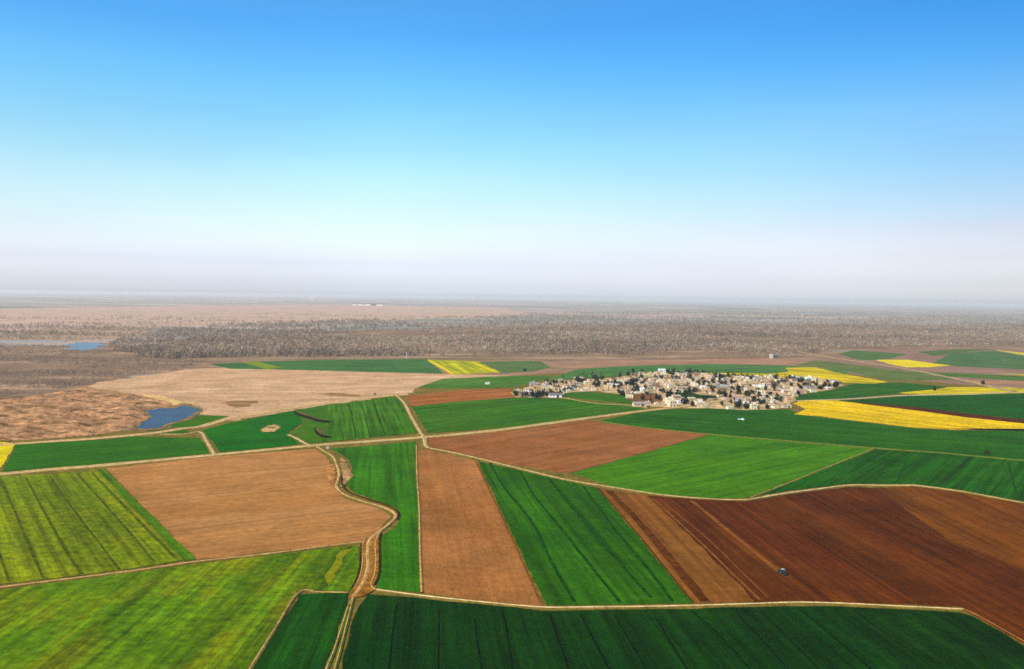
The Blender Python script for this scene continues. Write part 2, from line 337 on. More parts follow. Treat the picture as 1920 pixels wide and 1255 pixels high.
soil('thin dark soil strip along the top edge of the big yellow field', [(1575, 750), (1640, 756), (1727, 764), (1815, 775), (1920, 786), (2080, 804), (2080, 818), (1920, 797), (1815, 786), (1727, 773), (1627, 761)], (104, 66, 24), (86, 60, 22))
rape('big bright yellow rapeseed field beside the village', [(1488, 757), (1500, 752), (1567, 751), (1630, 760), (1727, 772), (1815, 784), (1920, 795), (2080, 814), (2080, 806), (1920, 806), (1790, 806), (1702, 801), (1640, 793), (1540, 781), (1488, 777), (1512, 768)], (246, 206, 12), (236, 196, 14), ((1500, 765), (1790, 800)), third=(206, 184, 34), cut=(.5, .68), streak=.4, patch=40, fine=.28, lines=[(3, [(1520, 772), (1700, 794), (1880, 803)]), (1.2, [(1560, 754), (1750, 780), (1900, 795)])], line_mat=land_mat('rape_track', (190, 170, 36), (214, 188, 40), None, fine=.4, patch=10), z=.34)
# --- village side
soil('narrow brown strip between two green fields left of the village', [(762, 743), (860, 732), (955, 729), (966, 741), (962, 747), (860, 753), (772, 762)], (180, 118, 78), (164, 106, 66), ((765, 743), (955, 730)))
wheat('broad green field below the brown strip left of the village', [(772, 763), (860, 754), (965, 746), (1050, 748), (1130, 755), (1212, 768), (1100, 783), (960, 802), (802, 813)], (66, 116, 48), (78, 118, 52), ((780, 770), (960, 750)))
wheat('green plot enclosed by the houses at the near side of the village', [(1050, 745), (1065, 737), (1100, 735), (1180, 742), (1215, 752), (1200, 762), (1130, 752)], (62, 118, 50), (82, 116, 54), z=.3)
wheat('long green field between the village and the grassy track', [(1128, 789), (1212, 771), (1262, 768), (1330, 767), (1400, 770), (1480, 768), (1500, 779), (1540, 783), (1640, 795), (1702, 803), (1790, 808), (1920, 808), (2100, 810), (2100, 876), (1920, 863), (1760, 849), (1640, 841), (1500, 829), (1320, 813), (1140, 794)], (66, 114, 36), (54, 100, 28), ((1140, 792), (1700, 835)), third=(40, 82, 20), cut=(.55, .8), streak=.22)
wheat('bright green wedge right of the reddish brown wedge', [(1330, 816), (1500, 831), (1640, 843), (1540, 881), (1400, 934), (1340, 935), (1250, 928), (1150, 913), (1072, 888), (1200, 853)], (74, 130, 26), (84, 134, 36), ((1150, 905), (1500, 840)), third=(52, 108, 20), streak=.2)
wheat('dark green field below the grassy track at the picture edge', [(1640, 843), (1760, 851), (1920, 866), (2120, 880), (2120, 970), (1920, 941), (1800, 919), (1715, 908), (1590, 908), (1480, 921), (1410, 932), (1540, 882)], (56, 104, 18), (44, 90, 14), ((1600, 905), (1680, 855)), streak=.35, lines=[(1.1, [(1664, 868), (1640, 905)]), (1.1, [(1700, 864), (1682, 905)]), (1.3, [(1890, 868), (1905, 925)])])
soil('reddish brown wedge below the main road', [(800, 822), (960, 807), (1100, 788), (1140, 795), (1330, 815), (1200, 852), (1066, 888), (960, 872), (870, 853), (805, 840)], (166, 112, 78), (154, 100, 64), ((810, 838), (1100, 795)), third=(146, 90, 58), streak=.18)
# --- left
rape('small yellow corner plot at the end of the main road', [(-120, 836), (0, 829), (30, 832), (4, 877), (-120, 890)], (232, 210, 26), (214, 196, 36))
wheat('long dark green field between the main road and the pond track', [(32, 833), (110, 829), (200, 825), (250, 819), (312, 821), (372, 822), (386, 835), (392, 851), (200, 870), (4, 886)], (58, 112, 34), (64, 114, 38), ((20, 880), (390, 850)), streak=.16)
wheat('small green wedge beside the pond', [(318, 801), (345, 787), (378, 779), (428, 781), (400, 792), (360, 801)], (62, 112, 34), (78, 120, 40))
wheat('thin green sliver between the two pale tracks below the pond', [(278, 809), (345, 804), (356, 812), (300, 814)], (78, 118, 40), (70, 110, 36))
wheat('dark green field with a sandy scar beside the pond track', [(378, 808), (430, 794), (500, 780), (560, 769), (572, 790), (540, 812), (560, 834), (500, 841), (412, 849), (400, 830)], (42, 108, 36), (52, 114, 40), ((400, 845), (560, 832)), streak=.15)
wheat('rough green field around the two dark eroded banks', [(560, 769), (615, 759), (625, 790), (612, 829), (562, 834), (540, 814), (566, 800)], (84, 124, 44), (66, 116, 38), None, patch=30, third=(124, 118, 60), cut=(.55, .75))
wheat('striped green field up to the straight gravel lane', [(612, 760), (690, 751), (736, 744), (748, 750), (768, 780), (786, 812), (700, 821), (604, 830), (616, 800)], (84, 126, 48), (70, 118, 40), ((700, 755), (722, 815)), lines=[(1.2, [(655, 758), (668, 822)]), (1.4, [(700, 756), (722, 817)]), (.9, [(678, 757), (694, 820)])], streak=.42)
rape('striped yellow-green field left of the sandy brown field', [(-160, 910), (0, 895), (100, 889), (187, 882), (250, 942), (312, 1000), (352, 1050), (250, 1068), (100, 1086), (0, 1097), (-160, 1117)], (136, 142, 20), (104, 128, 18), ((93, 894), (222, 1069)),
     lines=[[(2, 900), (33, 972), (62, 1042), (82, 1086)], [(48, 896), (114, 1017), (153, 1078)], [(93, 893), (142, 962), (187, 1021), (224, 1070)], [(145, 890), (222, 976), (290, 1055)], [(173, 888), (267, 985), (330, 1048)], [(-30, 960), (17, 1092)], [(.6, [(120, 890), (180, 962), (255, 1062)])], ] and
     [[(2, 900), (33, 972), (62, 1042), (82, 1086)], [(48, 896), (114, 1017), (153, 1078)], [(93, 893), (142, 962), (187, 1021), (224, 1070)], [(145, 890), (222, 976), (290, 1055)], [(173, 888), (267, 985), (330, 1048)], [(-30, 960), (17, 1092)]],
     third=(168, 156, 26), cut=(.5, .72), lw=1.5, streak=.35, patch=120, fine=.3)
wheat('dark green margin between the striped yellow field and the sandy brown field', [(183, 882), (196, 881), (295, 978), (368, 1050), (346, 1053), (312, 1014), (250, 952)], (88, 128, 32), (76, 120, 28), ((190, 884), (360, 1050)), z=.26)
soil('large sandy brown field left of the winding track', [(200, 879), (390, 858), (590, 842), (614, 858), (626, 890), (627, 916), (645, 935), (718, 957), (734, 970), (700, 1005), (670, 1018), (500, 1036), (370, 1051), (290, 972)], (192, 138, 88), (178, 124, 74), ((370, 1045), (700, 1000)), third=(200, 150, 102), cut=(.52, .75), streak=.14, patch=160)
rape('large yellow-green meadow-like field in the near corner', [(-200, 1132), (0, 1107), (120, 1092), (250, 1076), (365, 1059), (500, 1044), (600, 1031), (672, 1025), (676, 1060), (664, 1090), (655, 1110), (560, 1109), (515, 1180), (470, 1254), (420, 1330), (-200, 1330)], (104, 132, 20), (82, 122, 22), ((450, 1142), (357, 1246)),
     third=(134, 136, 20), cut=(.48, .68), streak=.34, patch=50, fine=.3)
rape('bright yellow flower streak near the winding track', [(640, 1034), (662, 1031), (640, 1060), (628, 1085), (612, 1100), (606, 1085), (626, 1060)], (156, 150, 22), (126, 138, 22), z=.3, jit=2.0)
# --- middle
wheat('tall green field between the winding track and the brown strip', [(622, 842), (700, 836), (778, 829), (784, 950), (788, 1111), (706, 1104), (708, 1040), (714, 1010), (742, 986), (752, 968), (742, 953), (718, 943), (668, 926), (650, 912), (662, 880), (652, 860)], (68, 122, 28), (56, 110, 22), ((740, 840), (755, 1100)), streak=.3)
soil('long orange brown strip in the middle of the fields', [(780, 846), (800, 843), (892, 865), (950, 990), (1018, 1137), (900, 1126), (792, 1112), (788, 980)], (178, 122, 76), (166, 110, 64), ((830, 860), (900, 1110)), streak=.1, third=(186, 130, 80), lines=[(.8, [(893, 868), (950, 990), (1014, 1132)])], line_mat=LS)
wheat('green strip with four dark wheel tracks', [(896, 866), (960, 880), (1060, 903), (1118, 915), (1200, 1012), (1296, 1131), (1150, 1135), (1024, 1136), (955, 990)], (62, 112, 18), (50, 98, 12), ((976, 885), (1163, 1132)), lw=1.7, streak=.28,
      lines=[[(918, 869), (949, 920), (996, 978), (1032, 1050), (1076, 1130)], [(976, 885), (999, 927), (1043, 981), (1101, 1054), (1163, 1132)], [(1.1, ), ][:0] or [(1028, 898), (1072, 952), (1130, 1021), (1221, 1123)], [(1094, 914), (1130, 963), (1166, 1010), (1206, 1057), (1262, 1130)]])
soil('narrow light brown strip beside the green strip with wheel tracks', [(1122, 916), (1216, 930), (1310, 1020), (1418, 1128), (1300, 1132), (1205, 1012)], (148, 98, 54), (134, 86, 44), ((1165, 925), (1350, 1127)), lines=[(4.6, [(1142, 921), (1210, 993), (1322, 1129)]), (1.0, [(1120, 915), (1202, 1010), (1299, 1131)])], line_mat=DS, streak=.25)
soil('broad dark reddish brown field with the tractor', [(1214, 930), (1300, 937), (1400, 941), (1480, 928), (1590, 914), (1645, 916), (1780, 1014), (1930, 1072), (2120, 1150), (2120, 1330), (1925, 1208), (1830, 1152), (1800, 1138), (1600, 1131), (1500, 1128), (1416, 1130), (1310, 1022)], (106, 60, 24), (88, 48, 17), ((1300, 945), (1466, 1078)), third=(116, 70, 32), cut=(.5, .74), streak=.32, patch=80,
     lines=[(1.3, [(1222, 934), (1310, 1015), (1424, 1126)]), (2.6, [(1297, 940), (1380, 1008), (1462, 1074)]), (.8, [(1236, 936), (1330, 1015), (1440, 1122)])], line_mat=LS)
soil('lighter reddish brown field above the dark one with the tractor', [(1640, 915), (1715, 913), (1800, 924), (1920, 946), (2120, 978), (2120, 1154), (1930, 1072), (1780, 1014)], (132, 82, 44), (118, 70, 34), ((1650, 920), (1900, 1050)), streak=.25, third=(112, 64, 32))
wheat('wide dark green field along the bottom of the picture', [(690, 1116), (780, 1123), (900, 1135), (1015, 1146), (1100, 1146), (1300, 1143), (1500, 1137), (1600, 1140), (1800, 1150), (1825, 1158), (1925, 1216), (2100, 1300), (2100, 1330), (625, 1330), (640, 1255), (655, 1190), (668, 1140)], (36, 72, 12), (26, 60, 9), ((1090, 1155), (1141, 1255)), lw=.65, streak=.3, line_mat=land_mat('dark_wheel_track', (14, 42, 7), (22, 54, 10), None, fine=.3, patch=8), third=(20, 48, 7), cut=(.5, .75), patch=70,
      lines=[[(941, 1144), (952, 1191), (960, 1255), (968, 1325)], [(1030, 1152), (1047, 1199), (1067, 1255), (1092, 1325)], [(1090, 1155), (1115, 1206), (1141, 1255), (1178, 1325)], [(1152, 1155), (1184, 1210), (1215, 1262), (1254, 1325)], [(1231, 1162), (1275, 1235), (1332, 1325)], [(1297, 1148), (1347, 1191), (1400, 1249), (1470, 1325)], [(743, 1137), (737, 1184), (730, 1255), (722, 1325)], [(823, 1144), (823, 1255), (823, 1325)], [(890, 1163), (902, 1255), (911, 1325)], [(1380, 1150), (1440, 1215), (1535, 1320)], [(1427, 1148), (1514, 1235), (1600, 1320)], [(1500, 1144), (1608, 1235), (1700, 1320)], [(1600, 1146), (1730, 1240), (1820, 1310)]])
wheat('narrow dark green wedge between the near field and the winding track', [(562, 1117), (610, 1114), (651, 1114), (645, 1150), (628, 1200), (606, 1255), (580, 1330), (425, 1330), (476, 1250), (520, 1180)], (38, 82, 13), (28, 70, 11), ((640, 1120), (590, 1250)), streak=.35)

# ================================================================== ROADS AND TRACKS
DIST[0] = 600
VERGE = land_mat('verge_grass', (124, 114, 56), (150, 128, 74), None, fine=.35, patch=14)
GRAV = land_mat('pale_gravel', (232, 208, 166), (214, 188, 142), None, fine=.25, patch=18)
DIRT = land_mat('sandy_dirt', (224, 180, 130), (206, 160, 108), None, fine=.3, patch=14, third=(236, 200, 154))
DIST[0] = 800
OLIVE = land_mat('grassy_track', (92, 116, 48), (104, 122, 58), None, fine=.3, patch=14)
CHALK = land_mat('chalky_track', (246, 222, 184), (228, 200, 156), None, fine=.25, patch=16)
DIST[0] = 1700
GREY = land_mat('grey_far_track', (206, 192, 168), (190, 174, 150), None, fine=.2, patch=20)
CROWN = land_mat('track_crown', (212, 180, 132), (188, 158, 108), None, fine=.4, patch=6)
def road(name, label, cat, px, wd, mat, verge=1.5, vm=None, h=.18, jit=.25):
    wd *= .82; pts = resample(smooth([G(*q) for q in px], 8), max(3.5, wd*.8)); mb = MB(); a = wd/2
    prof = [(-a-verge-.3, -.6), (-a-verge, -.1), (-a, 0), (-a*.4, h), (a*.4, h), (a, 0), (a+verge, -.1), (a+verge+.3, -.6)]
    add_ribbon(mb, pts, prof, .5, (1, 1, 0, 2, 0, 1, 1), jit)
    EDGES.append((pts, a+verge*.7))
    return tag(mb.build(name, [mat, vm or VERGE, CROWN]), label, cat, None, 'structure')
road('road', 'pale main road crossing the fields to the village', 'road', [(-200, 907), (0, 890), (100, 881), (200, 873), (390, 855), (590, 836), (700, 828), (790, 821), (880, 813), (960, 804), (1100, 785), (1200, 772), (1262, 765), (1310, 759), (1350, 752)], 9.5, GRAV, 3.0, land_mat('road_verge', (176, 152, 98), (150, 130, 78), None, fine=.3, patch=16))
road('track', 'pale track skirting the pond and the tan waste ground', 'track', [(-150, 846), (30, 833), (120, 827), (180, 823), (245, 817), (300, 811), (345, 804), (375, 801), (400, 794), (430, 786), (500, 774), (560, 764), (630, 754), (690, 747), (738, 742)], 6.5, GRAV, 2.5, DIRT)
road('track', 'sandy lane from the pond track to the main road by the dark green field', 'track', [(300, 815), (345, 815), (375, 811), (386, 826), (398, 846), (404, 856)], 3.2, GRAV, 1.2)
road('track', 'straight gravel lane crossing the main road beside the reddish wedge', 'track', [(742, 740), (758, 757), (770, 780), (786, 808), (795, 822), (798, 836), (806, 842)], 3.4, GRAV, 1.4)
road('track', 'pale track along the lower edge of the reddish wedge and bright green wedge', 'track', [(800, 840), (870, 854), (960, 876), (1060, 900), (1150, 915), (1250, 930), (1340, 937), (1395, 938), (1430, 933)], 2.6, GRAV, .8)
road('track', 'chalk white track over the dark reddish brown field', 'track', [(1405, 937), (1480, 925), (1540, 917), (1590, 911), (1650, 911), (1715, 911)], 2.8, CHALK, .4)
road('track', 'faint tan track continuing past the lighter reddish brown field', 'track', [(1715, 911), (1800, 922), (1860, 933), (1920, 944), (2120, 975)], 1.6, GRAV, .6)
road('track', 'chalk pale track dividing the brown strips from the wide dark green field', 'track', [(706, 1107), (780, 1117), (900, 1130), (1015, 1140), (1100, 1140), (1200, 1139), (1300, 1137), (1400, 1134), (1500, 1131), (1600, 1134), (1700, 1139), (1806, 1144)], 1.6, CHALK, .35)
road('track', 'thin earth edge running down to the picture corner', 'track', [(1806, 1144), (1830, 1155), (1870, 1177), (1920, 1205), (2060, 1280)], .9, LS, .5, DS)
road('track', 'thin tan path between the two yellow-green fields', 'track', [(-160, 1125), (0, 1103), (120, 1088), (250, 1072), (365, 1055), (500, 1040), (600, 1027), (680, 1017)], 1.7, DIRT, .7)
road('track', 'fine pale line between tall green field and long orange brown strip', 'track', [(781, 836), (782, 890), (786, 950), (788, 1040), (791, 1113)], 1.0, DIRT, .4)
road('track', 'narrow earth path along the dark green wedge in the near corner', 'track', [(652, 1113), (600, 1112), (560, 1113), (515, 1182), (470, 1254), (420, 1330)], .8, DIRT, .4)
road('track', 'grassy track across the green fields below the village', 'track', [(1132, 792), (1210, 803), (1320, 814), (1500, 829.5), (1640, 841), (1760, 850), (1920, 864.5), (2100, 879)], 2.6, OLIVE, .6, OLIVE)
road('track', 'faint grassy path slanting down from the grassy track', 'track', [(1640, 842), (1590, 862), (1540, 882), (1470, 910), (1405, 935)], 2.0, OLIVE, .5, OLIVE)
road('track', 'grey far track between the village and the broken yellow strip', 'track', [(1490, 752), (1560, 750), (1600, 748), (1700, 742), (1815, 740), (1920, 736), (2080, 739)], 6.0, GREY, 1.5, GREY)
road('road', 'grey far road slanting between the small yellow field and the green strip', 'road', [(1480, 655), (1530, 666), (1600, 677), (1680, 689), (1760, 704), (1830, 719), (1900, 735)], 10.0, GREY, 2.0)
road('track', 'pale line at the foot of the woodland behind the long narrow green strip', 'track', [(290, 678), (400, 674), (500, 673), (830, 671), (960, 672), (1060, 671), (1160, 668)], 9.0, GREY, 2.0)
road('track', 'thin village lane past the white barn and the enclosed green plot', 'track', [(1035, 745), (1060, 747), (1090, 753), (1130, 758), (1190, 761), (1215, 766)], 3.0, GRAV, 1.2)
road('track', 'short sandy spur off the main road beside the rough green field', 'track', [(541, 816), (556, 823), (574, 833), (590, 838)], 2.8, CHALK, 1.6)
# the winding track with its sandy banks
road('track', 'winding sandy track from the main road down through the fields', 'track', [(594, 838), (606, 846), (624, 857), (631, 872), (636, 888), (633, 903), (631, 914), (645, 928), (680, 941), (715, 951), (738, 962), (741, 972), (728, 985), (706, 1002), (692, 1016), (689, 1040), (690, 1062), (685, 1085), (674, 1105), (663, 1120)], 2.2, DIRT, .25)
road('track', 'twin wheel path at the dark green wedge, its near side', 'track', [(663, 1120), (653, 1140), (640, 1180), (627, 1220), (610, 1262), (586, 1330)], .75, DIRT, .45, OLIVE)
road('track', 'twin wheel path at the dark green wedge, its far side', 'track', [(663, 1120), (658, 1140), (648, 1180), (638, 1220), (626, 1262), (606, 1330)], .7, DIRT, .45, OLIVE)
parcel('sandbank', 'sandy brown ground under the braided part of the winding track', 'sandbank', [(678, 1019), (700, 1004), (716, 996), (712, 1035), (708, 1080), (706, 1106), (680, 1120), (655, 1124), (660, 1108), (672, 1080), (677, 1050)], land_mat('braided_sand', (176, 132, 80), (150, 106, 60), None, fine=.4, patch=7), z=.36, jit=.4)
road('track', 'second sandy wheel path beside the winding track', 'track', [(712, 998), (704, 1020), (705, 1050), (703, 1075), (696, 1098), (704, 1108)], .9, DIRT, .4)
road('track', 'inner sandy wheel path of the winding track', 'track', [(684, 1012), (679, 1030), (680, 1055), (675, 1082), (664, 1106)], .8, DIRT, .4)

def relief(name, label, cat, px, mat, amp, wl, step, kind='structure', base=.3, seed=0.0, ridge=False):
    """uneven ground inside an outline: real bumps and hollows that die out at the edge"""
    p = np.array([G(*q) for q in px]); lo, hi = p.min(0), p.max(0)
    nx, ny = int((hi[0]-lo[0])/step)+2, int((hi[1]-lo[1])/step)+2
    gx, gy = np.meshgrid(lo[0]+step*np.arange(nx), lo[1]+step*np.arange(ny)); q = np.stack([gx.ravel(), gy.ravel()], 1)
    ins = np.zeros(len(q), bool); dist = np.full(len(q), 1e9)
    for a, b in zip(p, np.roll(p, -1, 0)):
        c = ((a[1] > q[:, 1]) != (b[1] > q[:, 1])) & (q[:, 0] < (b[0]-a[0])*(q[:, 1]-a[1])/(b[1]-a[1]+1e-12)+a[0]); ins ^= c
        d = b-a; t = np.clip(((q-a)@d)/(d@d), 0, 1); dist = np.minimum(dist, np.linalg.norm(q-a-t[:, None]*d, axis=1))
    vs = []; fade = np.clip(dist/(wl*.5), 0, 1)
    for i, (x, y) in enumerate(q):
        h = mnoise.fractal(Vector((x/wl+seed, y/wl, seed)), .9, 2.1, 4)
        h = (1-abs(h)*1.8) if ridge else (h+.25)
        vs.append((x+random.uniform(-.2, .2)*step, y+random.uniform(-.2, .2)*step, base-.05+max(-.2, amp*h)*fade[i]))
    fs = []
    for j in range(ny-1):
        for i in range(nx-1):
            k = (j*nx+i, j*nx+i+1, (j+1)*nx+i+1, (j+1)*nx+i)
            if sum(ins[list(k)]) >= 3: fs.append(k)
    mb = MB(); mb.add(vs, fs); o = mb.build(name, mat); o.data.shade_smooth()
    return tag(o, label, cat, None, kind)

DIST[0] = 1050
ROUGH = land_mat('rough_tan_soil', (214, 168, 132), (182, 136, 104), None, .25, .42, 20, (122, 98, 72), (.5, .62))
relief('hummocks', 'rough hummocky tan ground at the left side of the pond', 'rough ground', [(-200, 762), (0, 752), (110, 735), (160, 724), (200, 738), (270, 742), (330, 758), (345, 764), (300, 768), (280, 774), (282, 787), (244, 805), (180, 817), (0, 829), (-200, 842)], ROUGH, 4.2, 30.0, 3.0)
relief('sandbank', 'small sandy bank at the bend of the winding track', 'sandbank', [(636, 858), (648, 862), (657, 880), (663, 893), (652, 905), (646, 916), (637, 914), (640, 895), (637, 880)], land_mat('sandbank_soil', (206, 164, 122), (164, 132, 92), None, fine=.4, patch=8, third=(120, 98, 64)), 2.0, 12.0, 2.0, base=.45, seed=4)
relief('sandbank', 'trampled sandy edge of the large sandy brown field', 'sandbank', [(612, 870), (630, 872), (632, 900), (624, 915), (614, 905), (606, 888)], land_mat('trampled_soil', (206, 154, 100), (172, 116, 70), None, fine=.4, patch=8, third=(140, 92, 54)), 1.2, 9.0, 2.0, base=.4, seed=8)
relief('sandy_scar', 'bare sandy scar in the dark green field', 'bare ground', [(484, 806), (498, 801), (512, 796), (528, 801), (520, 808), (505, 812), (490, 810)], DIRT, 1.2, 20.0, 3.0, base=.45, seed=2)

# bright sandy spit and dark hollows on the waste ground
parcel('sandbank', 'bright sandy spit beside the pond', 'sandbank', [(268, 740), (300, 743), (335, 751), (360, 759), (375, 766), (362, 768), (335, 762), (300, 750), (272, 745)], land_mat('bright_sand', (244, 206, 146), (228, 186, 128)), z=.35, jit=3)
for lb, px in (('dark hollow at the far edge of the hummocky ground', [(185, 732), (215, 733), (262, 744), (258, 748), (222, 742), (188, 737)]),
               ('grey streak in the wide tan flat', [(418, 756), (445, 752), (482, 753), (470, 760), (440, 764)]),
               ('long brown streak near the striped green field', [(590, 740), (620, 738), (680, 741), (672, 745), (620, 743)])):
    parcel('hollow', lb, 'hollow', px, land_mat('brown_soil', (178, 142, 106), (160, 126, 92), 0.0, .4, .3, 20), z=.36, jit=3)  # flat patches of darker brown soil

# eroded banks: low ridges with the steep face's shade painted on as a dark colour
def bank(label, px, wd, h):
    pts = resample(smooth([G(*q) for q in px], 8), 3.0); mb = MB()
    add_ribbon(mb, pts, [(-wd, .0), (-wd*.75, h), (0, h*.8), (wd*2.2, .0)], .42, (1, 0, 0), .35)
    o = mb.build('earth_bank', [land_mat('bank_turf', (124, 126, 78), (104, 116, 60), None, fine=.3, patch=8), land_mat('bank_face_shade', (44, 44, 14), (62, 58, 24), None, fine=.4, patch=5)])
    return tag(o, label, 'earth bank', 'eroded banks in the rough green field', 'structure')
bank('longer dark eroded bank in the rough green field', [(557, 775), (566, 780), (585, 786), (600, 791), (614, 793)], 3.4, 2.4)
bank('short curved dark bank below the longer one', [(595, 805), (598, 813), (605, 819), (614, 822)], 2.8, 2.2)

# gully ditch beside the winding track
def ditch(label, px, wd, mat_in):
    pts = resample(smooth([G(*q) for q in px], 8), 2.5); mb = MB()
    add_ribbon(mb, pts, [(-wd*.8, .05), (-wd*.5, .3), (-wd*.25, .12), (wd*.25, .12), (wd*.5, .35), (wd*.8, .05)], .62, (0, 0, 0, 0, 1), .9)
    return tag(mb.build('ditch', [mat_in, VERGE]), label, 'ditch', None, 'structure')
DARKD = land_mat('ditch_shade', (70, 58, 26), (94, 76, 40), None, fine=.45, patch=6)  # ditch shade painted in as dark brown; the ruts share it
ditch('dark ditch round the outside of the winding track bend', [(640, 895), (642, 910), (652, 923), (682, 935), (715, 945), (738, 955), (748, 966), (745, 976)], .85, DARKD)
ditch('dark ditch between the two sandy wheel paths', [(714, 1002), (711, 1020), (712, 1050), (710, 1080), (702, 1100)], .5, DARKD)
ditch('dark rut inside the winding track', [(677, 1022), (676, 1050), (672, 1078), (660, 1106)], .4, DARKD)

# ponds
def water_mat():
    t = NT('pond_water', .35, .12)
    return t.done(t.mix(t.rng(t.noise(1/35, 3), .35, .65), A((6, 56, 84)), A((20, 78, 108))))
WM = water_mat()
SHORE = [(238, 807), (258, 794), (280, 786), (270, 771), (292, 764), (322, 763), (346, 757), (364, 761), (384, 770), (364, 784), (328, 796), (298, 806), (270, 808)]
parcel('mudflat', 'muddy shore round the blue pond', 'shore', SHORE, land_mat('shore_mud', (172, 140, 98), (138, 116, 76), None, fine=.4, patch=9), z=.355, jit=2)
parcel('water', 'blue pond between the hummocky ground and the pale track', 'pond', [(243, 805), (262, 797), (284, 786), (276, 772), (295, 767), (322, 766), (345, 761), (362, 764), (377, 770), (360, 781), (326, 793), (298, 803), (270, 805)], WM, z=.38, jit=2.6)
parcel('water', 'small hazy blue pond among the distant bare trees', 'pond', [(130, 646), (150, 642), (178, 643), (194, 649), (190, 655), (160, 658), (138, 658), (126, 652)], plain_mat('haze_faded_water', A((120, 146, 170)), .5), z=.4, jit=6)  # distance haze faded into the water colour
parcel('water', 'thin strip of water at the far left edge of the wood', 'pond', [(-100, 640), (60, 639), (124, 640), (122, 642), (40, 641.5), (-100, 642)], plain_mat('dull_water', A((160, 164, 170)), .5), z=.4, jit=4)
parcel('water', 'pale pool with a painted glint in the woodland behind the village', 'pond', [(1196, 644), (1210, 641), (1226, 642), (1224, 648), (1206, 651)], land_mat('pool_glint', (186, 178, 184), (170, 164, 172)), z=.4, jit=5)  # water glint painted as a pale matt colour

# reed fringe on the pond shore (cover nobody could count)
def pip(x, y, poly):
    c = False; n = len(poly)
    for i in range(n):
        a, b = poly[i], poly[(i+1) % n]
        if (a[1] > y) != (b[1] > y) and x < (b[0]-a[0])*(y-a[1])/(b[1]-a[1])+a[0]: c = not c
    return c

# ================================================================== WOODLAND
def soup(trees, blades, seed):
    """bare branching trees / bushes as many small twig faces; trees: rows of x, y, height, spread, r, g, b"""
    r = np.random.default_rng(seed); n = len(trees); T = np.repeat(trees, blades, 0); m = len(T)
    u = r.random(m); th = r.random(m)*2*np.pi; rad = np.sqrt(r.random(m))
    prof = np.sin(np.pi*np.clip(u*.86+.12, 0, 1))**.7
    cx = T[:, 0] + np.cos(th)*rad*prof*T[:, 3]; cyy = T[:, 1] + np.sin(th)*rad*prof*T[:, 3]; cz = T[:, 2]*(.14+.8*u)
    L_ = T[:, 2]*(.10+.16*r.random(m)); W = T[:, 3]*(.16+.24*r.random(m))
    ph = r.random(m)*2*np.pi; lean = .6*(r.random(m)-.5)
    v = np.empty((m, 3, 3))
    v[:, 0] = np.stack([cx-np.cos(ph)*W, cyy-np.sin(ph)*W, cz-L_*.6*r.random(m)], 1)
    v[:, 1] = np.stack([cx+np.cos(ph)*W, cyy+np.sin(ph)*W, cz-L_*.6*r.random(m)], 1)
    v[:, 2] = np.stack([cx+lean*T[:, 3]*.5, cyy+lean*T[:, 3]*.5, cz+L_], 1)
    col = T[:, 4:7]*(0.92+.22*r.random(m))[:, None]
    # trunks: two crossed slim faces
    tv = np.empty((n*2, 3, 3)); a = trees
    for k, (dx, dy) in enumerate(((1, 0), (0, 1))):
        wv = a[:, 2]*.03
        tv[k::2, 0] = np.stack([a[:, 0]-dx*wv, a[:, 1]-dy*wv, 0*wv], 1); tv[k::2, 1] = np.stack([a[:, 0]+dx*wv, a[:, 1]+dy*wv, 0*wv], 1); tv[k::2, 2] = np.stack([a[:, 0], a[:, 1], a[:, 2]*.8], 1)
    tcol = np.repeat(a[:, 4:7]*.7, 2, 0)
    V = np.concatenate([v, tv]).reshape(-1, 3); Cc = np.repeat(np.concatenate([col, tcol]), 3, 0)
    return V, Cc
def soup_mesh(name, V, Cc, mat):
    me = bpy.data.meshes.new(name); nv = len(V); nf = nv//3
    me.vertices.add(nv); me.vertices.foreach_set('co', V.astype(np.float32).ravel())
    me.loops.add(nv); me.loops.foreach_set('vertex_index', np.arange(nv, dtype=np.int32))
    me.polygons.add(nf); me.polygons.foreach_set('loop_start', np.arange(0, nv, 3, dtype=np.int32))
    at = me.attributes.new('tint', 'FLOAT_COLOR', 'POINT'); c4 = np.ones((nv, 4), np.float32); c4[:, :3] = Cc; at.data.foreach_set('color', c4.ravel())
    me.materials.append(mat); me.update(); me.validate(); return me
def fray():
    c1 = [np.array(A(c)[:3]) for c in ((74, 112, 26), (96, 116, 34), (58, 96, 22))]; c2 = [np.array(A(c)[:3]) for c in ((150, 126, 66), (120, 112, 50), (170, 142, 88), (98, 100, 40))]; o = []
    for pts, k in EDGES:
        pts = [np.array(p_[:2]) for p_ in pts]
        for a, b in zip(pts[:-1], pts[1:]):
            d = math.hypot(*a)
            if d > 1300 or not -200 < P(*a)[0] < 2120: continue
            L_ = np.linalg.norm(b-a)
            for i in range(int(L_/(1.5 if d < 750 else 2.6)+random.random())):
                q = a+(b-a)*random.random(); nrm = np.array([-(b-a)[1], (b-a)[0]])/(L_+1e-9)
                off = random.gauss(0, 1.0) if isinstance(k, str) else random.choice((-1, 1))*(k+random.gauss(0, .7))
                q = q+nrm*off; c = random.choice(c1 if (k == 'stuff' and random.random() < .6) else c2)*random.uniform(.7, 1.2)
                hgt = random.uniform(.35, 1.0); o.append((q[0], q[1], hgt, hgt*random.uniform(.5, 1.1), *c))
    return np.array(o)
TWIG = attr_mat('bare_twigs'); LEAF = attr_mat('leaves')

